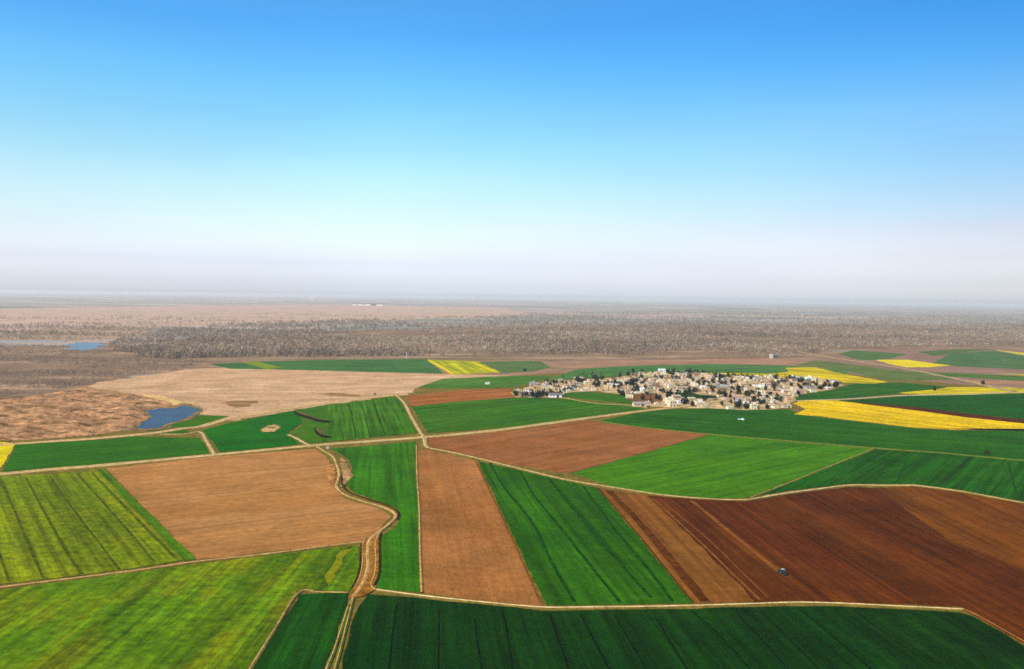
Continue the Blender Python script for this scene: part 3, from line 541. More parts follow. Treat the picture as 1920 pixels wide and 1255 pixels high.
WOOD = [(230, 640), (300, 624), (430, 610), (640, 602), (900, 594), (1100, 586), (1400, 584), (2100, 590), (2100, 652), (1900, 650), (1700, 651), (1560, 655), (1500, 669), (1430, 668), (1200, 668), (1060, 669), (830, 668), (500, 670), (380, 671), (300, 674), (230, 668), (200, 650)]
LEFTW = [(-150, 612), (200, 606), (330, 612), (320, 660), (260, 668), (190, 640), (110, 640), (-150, 636)]
FARW = [(-150, 600), (300, 590), (640, 586), (960, 578), (1500, 574), (2100, 582), (2100, 596), (1400, 590), (900, 600), (640, 612), (430, 622), (240, 640), (-150, 640)]
SCRUB = [(-150, 648), (0, 646), (120, 648), (200, 660), (300, 675), (390, 676), (350, 690), (250, 703), (150, 725), (0, 745), (-150, 752)]
DIST[0] = 2300
TWC = [A(c) for c in ((194, 176, 162), (180, 164, 154), (202, 186, 168), (164, 152, 138), (186, 176, 158), (174, 156, 154))]
def gen(poly, n, hgt, dens_noise, falloff, cut):
    xs_ = [q[0] for q in poly]; ys_ = [q[1] for q in poly]; o = []
    while len(o) < n:
        px, py = random.uniform(min(xs_), max(xs_)), random.uniform(min(ys_), max(ys_))
        if not pip(px, py, poly): continue
        x, y = G(px, py)
        if random.random() > min(1, (math.hypot(x, y)/5200)**falloff): continue
        dn = mnoise.fractal(Vector((x/(dens_noise*2), y/(dens_noise*.7), 0)), 1.0, 2.0, 4)
        if dn + random.uniform(-.25, .25) < cut: continue
        h = random.uniform(*hgt)*(1+.3*dn); c = random.choice(TWC); b = random.uniform(.86, 1.14)*(1.0+.5*mnoise.noise(Vector((x/520, y/170, 5))))*(1+.25*mnoise.noise(Vector((x/140, y/90, 8))))
        o.append((x, y, h, h*random.uniform(.42, .68), c[0]*b, c[1]*b, c[2]*b))
    return np.array(o)
wood = np.concatenate([gen(WOOD, 20000, (6, 14.5), 330, 1.0, -.06), gen(FARW, 3200, (5, 10), 700, .6, .05), gen(LEFTW, 1500, (3, 10), 300, .8, .0)])
wood = wood[np.argsort(np.hypot(wood[:, 0], wood[:, 1]))]
inview = np.array([0 < P(*t[:2])[0] < 1920 for t in wood])
near = wood[inview][:300]; rest = np.concatenate([wood[inview][300:], wood[~inview]])
V, Cc = soup(rest, 13, 1)
o = bpy.data.objects.new('woodland', soup_mesh('woodland', V, Cc, TWIG)); COL.objects.link(o)
tag(o, 'hazy grey-brown leafless riverside woodland across the plain behind the village', 'woodland', None, 'stuff')
scr = gen(SCRUB, 5200, (1.5, 3.6), 120, .8, -.2)
V, Cc = soup(np.concatenate([scr[:, :2], scr[:, 2:3], scr[:, 3:4]*1.6, scr[:, 4:7]*np.array([.86, .8, .84])], 1), 9, 2)
o = bpy.data.objects.new('undergrowth', soup_mesh('undergrowth', V, Cc, TWIG)); COL.objects.link(o)
tag(o, 'low dark mauve leafless undergrowth left of the tan waste ground', 'undergrowth', None, 'stuff')
HUM = [(-150, 760), (0, 752), (110, 738), (200, 740), (270, 745), (278, 775), (270, 795), (180, 814), (0, 826), (-150, 836)]
b_ = gen(HUM, 1500, (.5, 1.8), 30, .2, -.1); dry = np.array(A((146, 116, 84))[:3])
V, Cc = soup(np.concatenate([b_[:, :2], b_[:, 2:3]*1.0, b_[:, 3:4]*2.0, np.tile(dry, (len(b_), 1))*np.random.default_rng(3).uniform(.6, 1.2, (len(b_), 1))], 1), 8, 3); V[:, 2] += .8
o = bpy.data.objects.new('dry_weeds', soup_mesh('dry_weeds', V, Cc, TWIG)); COL.objects.link(o)
tag(o, 'tufts of dry weeds over the hummocky ground near the pond', 'weeds', None, 'stuff')

fr = fray(); V, Cc = soup(fr, 3, 9); V[:, 2] += .3
o = bpy.data.objects.new('weeds', soup_mesh('weeds', V, Cc, TWIG)); COL.objects.link(o)
tag(o, 'ragged weeds and grass tufts fringing the fields and tracks', 'weeds', None, 'stuff')
re_ = []; sp_ = [G(*q) for q in SHORE]
for a, b in zip(sp_, sp_[1:]+sp_[:1]):
    for i in range(int(math.hypot(b[0]-a[0], b[1]-a[1])/1.2)):
        t = random.random(); h_ = random.uniform(.8, 2.2); cc = random.choice(((.20, .15, .06), (.12, .11, .05), (.26, .19, .09)))
        re_.append((a[0]+(b[0]-a[0])*t+random.gauss(0, 2.2), a[1]+(b[1]-a[1])*t+random.gauss(0, 3.0), h_, h_*.5, *cc))
V, Cc = soup(np.array(re_), 5, 11); V[:, 2] += .35
o = bpy.data.objects.new('reeds', soup_mesh('reeds', V, Cc, TWIG)); COL.objects.link(o)
tag(o, 'dry reeds along the muddy shore of the blue pond', 'reeds', None, 'stuff')
# the nearest trees of the wood, one object each
protos = []
for k in range(8):
    r = random.Random(k); c = TWC[k % len(TWC)]; h = 1.0
    V, Cc = soup(np.array([(0, 0, 10.0, 3.2+1.4*r.random(), *c[:3])]), 46, 40+k); protos.append(soup_mesh('bare_tree', V, Cc, TWIG))
WG = 'bare trees along the near edge of the woodland'
for k, t in enumerate(near):
    px = P(t[0], t[1])[0]
    zone = ('behind the long narrow green strip' if px < 800 else 'behind the yellow diamond field' if px < 1040 else 'behind the hazy green field at the village' if px < 1500 else 'at the end of the far road')
    o = bpy.data.objects.new('bare_tree', protos[k % 8]); COL.objects.link(o)
    s = t[2]/10; o.location = (t[0], t[1], 0); o.scale = (s*random.uniform(.85, 1.25),)*2 + (s,); o.rotation_euler = (0, 0, random.uniform(0, 6.28))
    tag(o, 'leafless grey-brown tree on the woodland edge ' + zone, 'tree', WG)

DIST[0] = 1250
# ================================================================== VILLAGE
VILL = [(964, 745), (962, 737), (985, 728), (1010, 721), (1060, 714), (1130, 711), (1190, 703), (1240, 697), (1320, 700), (1375, 706), (1440, 706), (1510, 711), (1570, 716), (1582, 723), (1560, 730), (1510, 738), (1485, 748), (1480, 764), (1440, 768), (1402, 769), (1330, 766), (1262, 765), (1215, 762), (1200, 752), (1180, 741), (1120, 734), (1070, 736), (1040, 746)]
parcel('village_ground', 'dusty pale yards and lanes under the village houses', 'bare ground', VILL, land_mat('village_dust', (232, 204, 166), (196, 166, 130), None, fine=.35, patch=16, third=(124, 116, 84), third_cut=(.53, .6)), z=.05, jit=2)
YARD = [(1172, 748), (1190, 739), (1232, 739), (1244, 748), (1236, 757), (1200, 757)]
GRN = [(1266, 741), (1264, 731), (1285, 733), (1312, 741), (1345, 743), (1342, 747), (1290, 748)]
soil('reddish bare yard among the houses', YARD, (142, 104, 78), (122, 90, 70), z=.3)
wheat('dark green garden plot in the middle of the village', GRN, (46, 84, 34), (40, 72, 34), z=.3)

WALLM = tint_mat('limewashed_wall', .22, .35); ROOFM = tint_mat('flat_roof_screed', .25, .3); DOORM = plain_mat('dark_door', (.05, .035, .025, 1)); GLASS = plain_mat('dark_window', (.03, .035, .04, 1), .3); TANKM = plain_mat('tank_metal', (.55, .55, .52, 1), .5)
TINM = tint_mat('sheet_roof', .15, .5, .6)

def house_kind(k):
    """returns list of (part name, mesh, material class, parent index); front is -Y"""
    parts = []
    def part(nm, fn, mat, par=None):
        m = MB(); fn(m); parts.append((nm, m.mesh(nm, [mat]), par)); return len(parts)-1
    def shell(w_, d_, h_, x=0, y=0, z=0, par=.45):
        def f(m):
            m.box((x, y, z), (w_, d_, h_))
            for dx, dy, a, b in ((0, -d_/2+.12, w_-.005, .24), (0, d_/2-.12, w_-.005, .24), (-w_/2+.12, 0, .24, d_-.49), (w_/2-.12, 0, .24, d_-.49)): m.box((x+dx, y+dy, z+h_), (a, b, par))
        return f
    def many(*fs):
        def f(m):
            for g in fs: g(m)
        return f
    if k == 0:      # single-storey box
        part('wall', shell(10, 8, 3.4), WALLM); part('roof', lambda m: m.box((0, 0, 3.41), (9.4, 7.4, .1)), ROOFM)
        part('door', lambda m: m.box((-.6, -4.03, 0), (1.3, .1, 2.3)), DOORM)
        for x in (-3.2, 2.6): part('window', lambda m, x=x: m.box((x, -4.03, 1.1), (1.5, .1, 1.3)), GLASS)
        part('window', lambda m: m.box((-5.03, 0, 1.1), (.1, 1.4, 1.2)), GLASS)
    elif k == 1:    # two storeys with a stair hut
        part('wall', many(shell(9, 9, 6.3), shell(3, 3, 2.2, 2.4, 2.4, 6.52, .2)), WALLM); part('roof', lambda m: m.box((-.6, -.8, 6.31), (7.2, 6.6, .1)), ROOFM)
        part('door', lambda m: m.box((1.5, -4.53, 0), (1.4, .1, 2.4)), DOORM)
        for x, z in ((-2.4, 1.1), (-2.6, 4.2), (.4, 4.2), (2.9, 4.2)): part('window', lambda m, x=x, z=z: m.box((x, -4.53, z), (1.4, .1, 1.4)), GLASS)
        part('window', lambda m: m.box((-4.53, .5, 4.2), (.1, 1.5, 1.4)), GLASS)
    elif k == 2:    # L-shaped with a wing
        part('wall', many(shell(12, 6, 3.2, 0, 1.5), shell(5, 5.5, 3.0, -3.5, -4.25)), WALLM); part('roof', lambda m: (m.box((0, 1.5, 3.21), (11.4, 5.4, .1)), m.box((-3.5, -4.25, 3.01), (4.4, 4.9, .1))), ROOFM)
        part('door', lambda m: m.box((.6, -1.53, 0), (1.4, .1, 2.3)), DOORM)
        for x, y in ((3.8, -1.53), (-3.5, -7.03)): part('window', lambda m, x=x, y=y: m.box((x, y, 1.0), (1.7, .1, 1.3)), GLASS)
    elif k == 3:    # long gabled barn
        def gable(m):
            m.box((0, 0, 0), (16, 8, 3.4))
            for x in (-7.99, 7.99): m.add([(x, -4, 3.4), (x, 4, 3.4), (x, 0, 5.2)], [(0, 1, 2)])
        part('wall', gable, WALLM)
        part('roof', lambda m: (m.add([(-8.4, -4.5, 3.2), (8.4, -4.5, 3.2), (8.4, 0, 5.35), (-8.4, 0, 5.35), (-8.4, 4.5, 3.2), (8.4, 4.5, 3.2)], [(0, 1, 2, 3), (3, 2, 5, 4)])), TINM)
        part('door', lambda m: m.box((3, -4.03, 0), (3, .1, 2.9)), DOORM)
        for x in (-5.5, -2.2): part('window', lambda m, x=x: m.box((x, -4.03, 1.6), (1.5, .1, .9)), GLASS)
    elif k == 4:    # porch house with posts
        part('wall', shell(11, 7, 3.6, 0, 1), WALLM); part('roof', lambda m: m.box((0, 1, 3.61), (10.4, 6.4, .1)), ROOFM)
        por = part('porch', lambda m: m.box((0, -3.6, 3.0), (11, 2.2, .25)), ROOFM)
        for x in (-5.1, -1.7, 1.7, 5.1): part('post', lambda m, x=x: m.box((x, -4.5, 0), (.3, .3, 3.0)), WALLM)
        part('door', lambda m: m.box((0, -2.53, 0), (1.4, .1, 2.4)), DOORM)
        for x in (-3.4, 3.4): part('window', lambda m, x=x: m.box((x, -2.53, 1.0), (1.8, .1, 1.4)), GLASS)
    else:           # small mud room with a roof tank
        part('wall', shell(7, 6, 3.1), WALLM); r_ = part('roof', lambda m: m.box((0, 0, 3.11), (6.4, 5.4, .1)), ROOFM)
        part('water_tank', lambda m: m.cyl((1.6, 1.2, 3.22), (1.6, 1.2, 4.9), .75, .75, 10), TANKM, r_)
        part('door', lambda m: m.box((1.2, -3.03, 0), (1.2, .1, 2.2)), DOORM); part('window', lambda m: m.box((-1.5, -3.03, 1.0), (1.3, .1, 1.2)), GLASS)
    return parts
KINDS = [house_kind(k) for k in range(6)]
KNAME = ['flat-roofed house', 'two-storey house with stair hut', 'L-shaped house', 'gabled barn', 'porch house', 'small house with roof tank']
WCOL = [('cream', (236, 214, 176)), ('tan', (206, 168, 128)), ('pinkish', (224, 184, 158)), ('white', (250, 244, 232)), ('sandy', (222, 192, 148)), ('grey', (178, 166, 154)), ('ochre', (204, 164, 104)), ('brown', (150, 112, 84))]
WPROB = [24, 15, 15, 9, 15, 13, 5, 9]
RCOL = [(196, 168, 132), (176, 148, 122), (160, 140, 124), (204, 180, 150), (136, 112, 94), (120, 104, 92)]

houses = []
def put_house(x, y, k, ci, rz, s):
    root = empty('house' if k != 3 else 'barn', (x, y, .22), rz); objs = []; q = s*random.uniform(.92, 1.1); root.scale = (q, s*random.uniform(.92, 1.1), s*random.uniform(.95, 1.15))
    wc = [v*random.uniform(.88, 1.06) for v in A(WCOL[ci][1], 1.12)[:3]]; rc = A(random.choice(RCOL), 1.2)
    for nm, me, par in KINDS[k]:
        o = bpy.data.objects.new(nm, me); COL.objects.link(o); o.parent = root if par is None else objs[par]
        o.color = (*wc, 1) if nm in ('wall', 'post') else rc; objs.append(o)
    houses.append({'o': root, 'x': x, 'y': y, 'k': k, 'c': ci, 'px': P(x, y)}); return root

taken = []
def free(x, y, r):
    return all((x-a)**2+(y-b)**2 > (r+c)**2 for a, b, c in taken)
# landmark buildings first
special = [
 (1041, 745.5, 3, 3, .05, 1.05, 'white barn standing alone at the near corner of the village by the lane'),
 (1007, 741, 0, 3, .1, 1.0, 'white flat-roofed house behind the dark trees at the left end of the village'),
 (990, 738, 0, 3, -.1, .9, 'small bright house left of the white house behind the dark trees'),
 (970, 736, 5, 0, .2, 1.0, 'cream hut with roof tank nearest the narrow brown strip'),
 (1199, 762.5, 3, 4, .12, .95, 'long low sandy shed lying along the main road before the village'),
 (1254, 757, 1, 0, .1, .9, 'pale cream tower-like house beside the reddish bare yard'),
 (1180, 747, 0, 0, -.1, .95, 'cream house on the left edge of the reddish bare yard'),
 (1412, 767, 1, 0, .08, .8, 'tall cream house next to the dark trees at the front of the village'),
 (1272, 736, 3, 0, -.25, .9, 'long cream barn above the dark green garden plot'),
 (1241, 697.5, 0, 3, .0, 1.2, 'white house standing highest behind all the other roofs'),
 (1516, 716, 1, 3, .0, 1.0, 'tall narrow white house at the far side by the yellow strip'),
 (1490, 732, 0, 0, .1, 1.0, 'isolated broad pale house at the edge of the dull green field'),
 (1475, 765, 3, 4, .0, .7, 'low sandy shed at the corner beside the big yellow field'),
]
for px, py, k, ci, rz, s, lb in special:
    x, y = G(px, py); o = put_house(x, y, k, ci, rz, s); taken.append((x, y, 7.5 if k != 3 else 9.5)); houses[-1]['done'] = True
    tag(o, lb, 'house' if k != 3 else 'barn', 'houses of the village')
wp = [G(*q) for q in VILL]; lo = (min(q[0] for q in wp), min(q[1] for q in wp)); hi = (max(q[0] for q in wp), max(q[1] for q in wp))
EX = [YARD, GRN, [(1100, 700), (1190, 702), (1165, 716), (1095, 716)], [(965, 748), (1038, 748), (1035, 740), (965, 739)], [(1375, 768), (1404, 769), (1404, 760), (1380, 759)]]
tries = 0; n_h = 0
while n_h < 275 and tries < 90000:
    tries += 1
    x, y = random.uniform(lo[0], hi[0]), random.uniform(lo[1], hi[1]); px, py = P(x, y)
    if not pip(px, py, VILL) or any(pip(px, py, e) for e in EX): continue
    if px < 1100 and random.random() < .2: continue
    k = random.choices(range(6), (30, 14, 18, 6, 14, 18))[0]; r = {0: 6.2, 1: 6.4, 2: 7.0, 3: 8.6, 4: 6.4, 5: 4.9}[k]*.8
    if not free(x, y, r): continue
    s = random.uniform(.66, .98); taken.append((x, y, r*s))
    base = .12 + .25*mnoise.noise(Vector((x/120, y/120, 0)))
    put_house(x, y, k, random.choices(range(8), WPROB)[0], base + random.choice((0, 0, 0, math.pi/2, math.pi, -math.pi/2)) + random.gauss(0, .06), s); n_h += 1

ORD = ['leftmost', 'second', 'third', 'fourth', 'fifth', 'sixth', 'seventh', 'eighth', 'ninth', 'tenth', 'eleventh', 'twelfth', 'thirteenth', 'fourteenth', 'fifteenth', 'sixteenth', 'seventeenth', 'eighteenth', 'nineteenth', 'twentieth']
TENS = ['twenty', 'thirty', 'forty', 'fifty', 'sixty']
def ordinal(i):
    if i < 20: return ORD[i]
    t, u = divmod(i+1, 10)
    return TENS[t-2] + ('-' + ['', 'first', 'second', 'third', 'fourth', 'fifth', 'sixth', 'seventh', 'eighth', 'ninth'][u] if u else 'th').replace('tyth', 'tieth')
ROWS = ['front row', 'second row', 'third row', 'fourth row', 'fifth row', 'sixth row', 'seventh row', 'eighth row', 'ninth row', 'tenth row', 'back row']
def rowed(items):
    it = sorted(items, key=lambda h: -h['px'][1]); per = math.ceil(len(it)/11)
    for i in range(11):
        for j, h in enumerate(sorted(it[i*per:(i+1)*per], key=lambda h: h['px'][0])): yield h, ROWS[i], j
for h, row, j in rowed([h for h in houses if not h.get('done')]):
    pos = ORD[0] if j == 0 else ordinal(j) + ' from left'
    tag(h['o'], f"{WCOL[h['c']][0]} {KNAME[h['k']]}, {pos} in the village's {row}", 'house' if h['k'] != 3 else 'barn', 'houses of the village')

# courtyard walls
CW = []
for i in range(400):
    if len(CW) >= 46: break
    x, y = random.uniform(lo[0], hi[0]), random.uniform(lo[1], hi[1]); px, py = P(x, y)
    if not pip(px, py, VILL) or any(pip(px, py, e) for e in EX[:2]): continue
    if not free(x, y, 2.5): continue
    mb = MB(); a = random.uniform(7, 15); b = random.uniform(4, 9); hh = random.uniform(1.7, 2.3)
    mb.box((0, 0, 0), (a, .35, hh)); mb.box((a/2-.17, b/2+.18, 0), (.35, b, hh-.02)); mb.box((0, 0, hh), (a+.15, .5, .12))
    o = mb.build('courtyard_wall', WALLM); o.location = (x, y, .2); o.rotation_euler = (0, 0, .12+random.choice((0, math.pi/2, math.pi, -math.pi/2))+random.gauss(0, .08)); ci = random.choices(range(8), WPROB)[0]; o.color = A(WCOL[ci][1], 1.15)
    taken.append((x, y, 1.5)); CW.append({'o': o, 'px': (px, py), 'c': ci})
for h, row, j in rowed(CW):
    pos = ORD[0] if j == 0 else ordinal(j) + ' from left'
    tag(h['o'], f"{WCOL[h['c']][0]} courtyard wall, {pos} of the walls by the {row} of houses", 'wall', 'courtyard walls of the village')

# ---- village trees
def leafy(h, sp, n, cols, seed, shape):
    r = np.random.default_rng(seed); V = []; Cc = []
    cl = [(r.random()*2*np.pi, r.random()**.5, r.random()) for _ in range(14)]
    for i in range(n):
        th, rd, u = cl[i % 14]
        prof = {'round': math.sin(math.pi*(.12+.8*u))**.6, 'spire': (1-u)**.7*.9+.08}[shape]
        c = np.array([math.cos(th)*rd*prof*sp, math.sin(th)*rd*prof*sp, h*(.2+.76*u)]) + r.normal(0, sp*.2, 3)
        s = sp*(.2+.22*r.random()); a, b = r.normal(0, 1, 3), r.normal(0, 1, 3); a /= np.linalg.norm(a); b /= np.linalg.norm(b)
        V += [c-a*s, c+a*s, c+b*s*1.3]; cc = np.array(cols[i % len(cols)][:3])*(.7+.6*r.random()); Cc += [cc]*3
    return np.array(V), np.array(Cc)
TK = []
GR = [A(c) for c in ((44, 66, 32), (56, 80, 40), (34, 54, 28))]; OL = [A(c) for c in ((66, 76, 40), (84, 88, 50), (50, 60, 32))]; BR = [A(c) for c in ((88, 76, 64), (104, 90, 76), (72, 64, 54))]
for k, (nm, h, sp, cols, shape, word) in enumerate([('broadleaf_tree', 7.0, 3.3, GR, 'round', 'dark green round tree'), ('broadleaf_tree', 5.2, 2.6, OL, 'round', 'olive green bushy tree'), ('cypress_tree', 9.5, 1.5, GR, 'spire', 'dark cypress tree'), ('poplar_tree', 10.5, 1.7, BR, 'round', 'bare grey poplar tree')]):
    V, Cc = leafy(h, sp, 150 if k != 3 else 90, cols, 60+k, shape)
    m = MB(); m.cyl((0, 0, 0), (.1, .05, h*.55), .22, .1, 6)
    for a in range(4): m.cyl((0, 0, h*(.25+.07*a)), (math.cos(a*1.7)*sp*.6, math.sin(a*1.7)*sp*.6, h*(.5+.08*a)), .1, .03, 5)
    TK.append((nm, word, soup_mesh('crown', V, Cc, LEAF), m.mesh('trunk', [plain_mat('bark', (.12, .09, .065, 1))]), sp))
vt = []
def put_tree(x, y, k, s):
    nm, word, cr, tr, sp = TK[k]; root = empty(nm, (x, y, .1), random.uniform(0, 6.28)); root.scale = (s*random.uniform(.9, 1.15),)*2 + (s,)
    for n_, me in (('trunk', tr), ('crown', cr)):
        o = bpy.data.objects.new(n_, me); COL.objects.link(o); o.parent = root
    vt.append({'o': root, 'px': P(x, y), 'k': k}); return root
clusters = [((985, 744), 0, 5, 14), ((1000, 744.5), 0, 6, 16), ((1015, 744.5), 0, 6, 14), ((1392, 765), 0, 9, 20), ((1196, 733), 0, 3, 6), ((1072, 733), 2, 2, 4), ((1140, 712), 3, 22, 60), ((1110, 713), 0, 4, 20), ((1490, 713), 0, 8, 24), ((1505, 718), 0, 4, 14), ((1250, 702), 0, 4, 24), ((1200, 698), 0, 3, 16), ((1440, 748), 1, 8, 26), ((1385, 708), 0, 5, 22), ((1280, 738), 1, 5, 18), ((1160, 737), 0, 1, 2), ((1170, 743), 0, 2, 4), ((1345, 722), 0, 3, 14), ((1440, 758), 1, 5, 16)]
for (px, py), k, n, spd in clusters:
    cx, cyy = G(px, py)
    for i in range(n):
        x, y = cx + random.gauss(0, spd*.6), cyy + random.gauss(0, spd*.9)
        kk = k if random.random() < .8 else random.choice((0, 1, 2)); put_tree(x, y, kk, random.uniform(.75, 1.15)); taken.append((x, y, 1))
for i in range(2600):
    if len(vt) >= 175: break          # small groves between the yards
    x, y = random.uniform(lo[0], hi[0]), random.uniform(lo[1], hi[1]); px, py = P(x, y)
    if not pip(px, py, VILL) or mnoise.noise(Vector((x/34, y/34, 2.2))) < .28 or not free(x, y, .6): continue
    put_tree(x, y, random.choices((0, 1, 3), (60, 25, 15))[0], random.uniform(.8, 1.2)); taken.append((x, y, .5))
n_t = 0
for i in range(9000):
    if n_t >= 190: break
    x, y = random.uniform(lo[0], hi[0]), random.uniform(lo[1], hi[1]); px, py = P(x, y)
    if not pip(px, py, VILL) or not free(x, y, 1.0): continue
    put_tree(x, y, random.choices((0, 1, 2, 3), (52, 24, 8, 16))[0], random.uniform(.6, 1.1)); taken.append((x, y, 2)); n_t += 1
for h, row, j in rowed(vt):
    pos = ORD[0] if j == 0 else ordinal(j) + ' from left'
    tag(h['o'], f"{TK[h['k']][1]}, {pos} of the trees near the {row} of houses", 'tree', 'trees of the village')
# lone shrubs in the fields
for px, py, s, lb in ((1752, 733, .9, 'lone dark tree in the broken yellow strip'), (1843, 722, 1.0, 'lone tree at the end of the far road'), (1850, 853, .7, 'lone dark bushy tree on the grassy track'), (703, 741, .5, 'small dry bush at the top of the striped green field'), (984, 697, .8, 'lone bush in the tan gap behind the village')):
    o = put_tree(*G(px, py), 1 if s < .75 else 0, s); tag(o, lb, 'tree')

# ================================================================== OUTLYING BUILDINGS
def far_house(px, py, k, ci, s, rz, label, sc=None):
    x, y = G(px, py); o = put_house(x, y, k, ci, rz, s)
    if sc: o.scale = sc
    return tag(o, label, 'barn' if k == 3 else 'house')
far_house(1452, 672, 0, 5, 2.0, .5, 'grey block house alone at the edge of the woods behind the village', (2.0, 1.3, 2.4))
far_house(585, 562, 0, 3, 6, .1, 'tiny white building near the horizon above the dry grassland', (10, 6, 14))
far_house(690, 573, 3, 3, 6, 0, 'long white shed at the far edge of the pinkish grassland', (24, 6, 5))
for i, (px, py) in enumerate(((1452, 584), (1470, 585), (1492, 584), (1508, 593))):
    far_house(px, py, 0, 1, 5, .2*i, ['tan house at the near end of the faint hamlet in the haze', 'low tan house second in the faint hamlet in the haze', 'broad tan house third in the faint hamlet in the haze', 'tan house apart below the faint hamlet in the haze'][i], (3+2*i % 4, 3, 3))
for i, (px, py) in enumerate(((1805, 586), (1818, 587))):
    far_house(px, py, 0, 5, 5, .2*i, ['left grey house of the hazy pair under the far ridge', 'right grey house of the hazy pair under the far ridge'][i], (5, 3, 3))
far_house(914, 721, 5, 3, .8, .1, 'tiny white hut in the thin green wedge')

# ================================================================== VEHICLES AND SMALL THINGS
PAINT = plain_mat('white_paint', (.8, .8, .78, 1), .35, .05, .5, .5); DGREEN = plain_mat('dark_green_paint', (.012, .03, .016, 1), .7, .1, .5, .2); RUB = plain_mat('rubber', (.02, .02, .02, 1), .9); STEEL = plain_mat('dull_steel', (.25, .24, .22, 1), .5, .2, 2, .5, .6); RIMM = plain_mat('rim_paint', (.12, .10, .06, 1), .6); CARG = plain_mat('vehicle_glass', (.02, .025, .03, 1), .6, .1, 1, .2)
def wheel(root, x, y, r, wd):
    m = MB(); m.cyl((x-wd/2, y, r), (x+wd/2, y, r), r, r, 16)
    for k in range(16):
        a = 2*math.pi*k/16; m.box((x, y+math.cos(a)*r, r+math.sin(a)*r-.04), (wd, .08, .08))
    t = m.build('wheel', RUB, root)
    q = MB(); q.cyl((x-wd/2-.03, y, r), (x+wd/2+.03, y, r), r*.52, r*.52, 12); q.build('rim', RIMM, t)
def tractor(loc, rz, label, paint, roofp):
    root = empty('tractor', loc, rz); tag(root, label, 'tractor')      # front is -Y
    m = MB(); m.box((0, -1.2, .95), (.85, 2.1, .75), taper=.92); m.box((0, -2.2, .7), (.7, .25, .9)); m.box((0, .4, .7), (.9, 1.7, .6)); m.build('body', paint, root)
    for s in (-1, 1):
        m = MB(); m.box((s*.85, .75, 1.55), (.5, 1.5, .1)); m.box((s*.85, 1.5, 1.0), (.5, .1, .6)); m.build('fender', paint, root)
        wheel(root, s*.9, .75, .85, .5); wheel(root, s*.8, -1.75, .52, .32)
    m = MB(); m.box((0, .6, 1.3), (1.3, 1.3, 1.15), taper=.95); m.build('cab', CARG, root)
    m = MB()
    for a in (-1, 1):
        for b in (-.05, 1.25): m.box((a*.63, b, 1.3), (.09, .09, 1.2))
    m.build('cab_frame', paint, root)
    m = MB(); m.box((0, .6, 2.5), (1.4, 1.4, .2), taper=.8); m.build('cab_roof', roofp, root)
    m = MB(); m.cyl((.3, -1.5, 1.6), (.3, -1.5, 2.6), .06, .05, 8); m.build('exhaust', STEEL, root)
    return root
def drill(loc, rz, label):
    root = empty('seed_drill', loc, rz); tag(root, label, 'seed drill')
    m = MB(); m.box((0, 0, .9), (3.4, .9, .7), taper=.8); m.build('hopper', DGREEN, root)
    m = MB(); m.box((0, 0, .55), (3.6, .15, .15)); m.box((0, -1.2, .55), (.15, 2.2, .12)); m.build('frame', STEEL, root)
    m = MB()
    for k in range(12): m.cyl((-1.65+.3*k, .35, .6), (-1.65+.3*k, .65, .05), .04, .03, 5)
    m.build('coulters', STEEL, root)
    for s in (-1, 1): wheel(root, s*1.95, 0, .5, .25)
    return root
tx, ty = G(1469, 1079); a1 = px_angle(((1300, 945), (1466, 1078))); rz = a1 + math.pi/2
ux, uy = math.cos(a1), math.sin(a1)
tr_ = tractor((tx, ty, .22), rz, 'dark tractor with a pale cab roof working the dark reddish brown field', DGREEN, plain_mat('cab_roof_paint', (.34, .34, .32, 1), .7)); tr_.scale = (1.0,)*3
dr_ = drill((tx-ux*2.9, ty-uy*2.9, .22), rz, 'seed drill trailed behind the tractor'); dr_.scale = (1.0,)*3

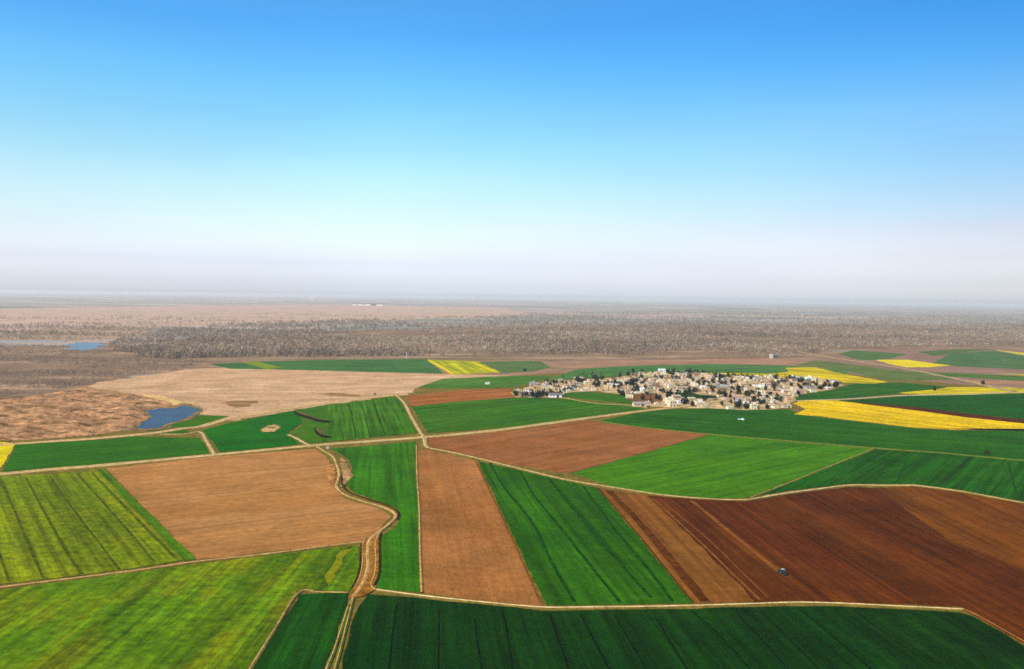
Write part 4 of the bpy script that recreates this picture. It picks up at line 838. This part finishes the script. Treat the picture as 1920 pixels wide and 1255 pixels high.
def van(loc, rz, label, L_, hh, cat='van'):
    root = empty('parked_' + cat, loc, rz); tag(root, label, cat)
    m = MB(); m.box((0, 0, .45), (1.85, L_, .75)); m.box((0, L_*.08, 1.2), (1.75, L_*.74, hh-1.2), taper=.9); m.build('body', PAINT, root)
    m = MB()
    for s in (-1, 1): m.box((s*.86, L_*.08, 1.25), (.06, L_*.62, .5))
    m.box((0, -L_*.275, 1.25), (1.5, .12, .5)); m.build('window', CARG, root)
    for s in (-1, 1):
        for q in (-.32, .32): wheel(root, s*.85, q*L_, .34, .22)
        m = MB(); m.box((s*.65, -L_/2-.02, .75), (.3, .06, .18)); m.build('headlight', TANKM, root)
    return root
vx, vy = G(1393, 789); van((vx, vy, .4), .3, 'white van parked in the green field just below the village', 5.2, 2.4).scale = (.82,)*3
vx, vy = G(1386.5, 788); van((vx, vy, .4), 1.2, 'smaller white car parked beside the white van', 4.2, 1.55, 'car').scale = (.82,)*3
# white block by the road
mb = MB(); x, y = G(614, 842); mb.box((0, 0, 0), (2.6, 1.6, 1.3), taper=.94); mb.box((0, 0, 1.3), (2.9, 1.9, .15)); o = mb.build('pump_hut', plain_mat('pale_concrete', (.55, .5, .4, 1))); o.location = (x, y, .3); o.rotation_euler = (0, 0, .2)
tag(o, 'low pale concrete pump hut beside the main road at the winding track', 'pump hut')
# pole at the wood's edge
x, y = G(762, 672); r_ = empty('power_pole', (x, y, 0)); tag(r_, 'tall pale pole at the foot of the woodland behind the green strip', 'pole')
mb = MB(); mb.cyl((0, 0, 0), (0, 0, 13), .45, .3, 8); mb.build('post', PAINT, r_); mb = MB(); mb.box((0, 0, 12), (3, .3, .3)); mb.build('crossarm', STEEL, r_)

# ================================================================== AIR
mb = MB(); mb.box((0, 21600, -1.3), (93000, 49900, H+6+1.3)); hz = mb.build('haze', None or plain_mat('x', (1, 1, 1, 1)))
hm = bpy.data.materials.new('haze'); hm.use_nodes = True; t_ = hm.node_tree; t_.nodes.clear()
ho = t_.nodes.new('ShaderNodeOutputMaterial'); hv = t_.nodes.new('ShaderNodeVolumePrincipled')
hv.inputs['Density'].default_value = DENS; hv.inputs['Color'].default_value = (.82, .80, .765, 1); hv.inputs['Anisotropy'].default_value = .1
t_.links.new(hv.outputs[0], ho.inputs['Volume']); hz.data.materials.clear(); hz.data.materials.append(hm)
tag(hz, 'pale haze over the plain that swallows the horizon', 'haze', None, 'stuff')
bpy.data.materials.remove(bpy.data.materials['x'])
print('houses', len(houses), 'trees', len(vt), 'walls', len(CW), 'objects', len(scene.objects))
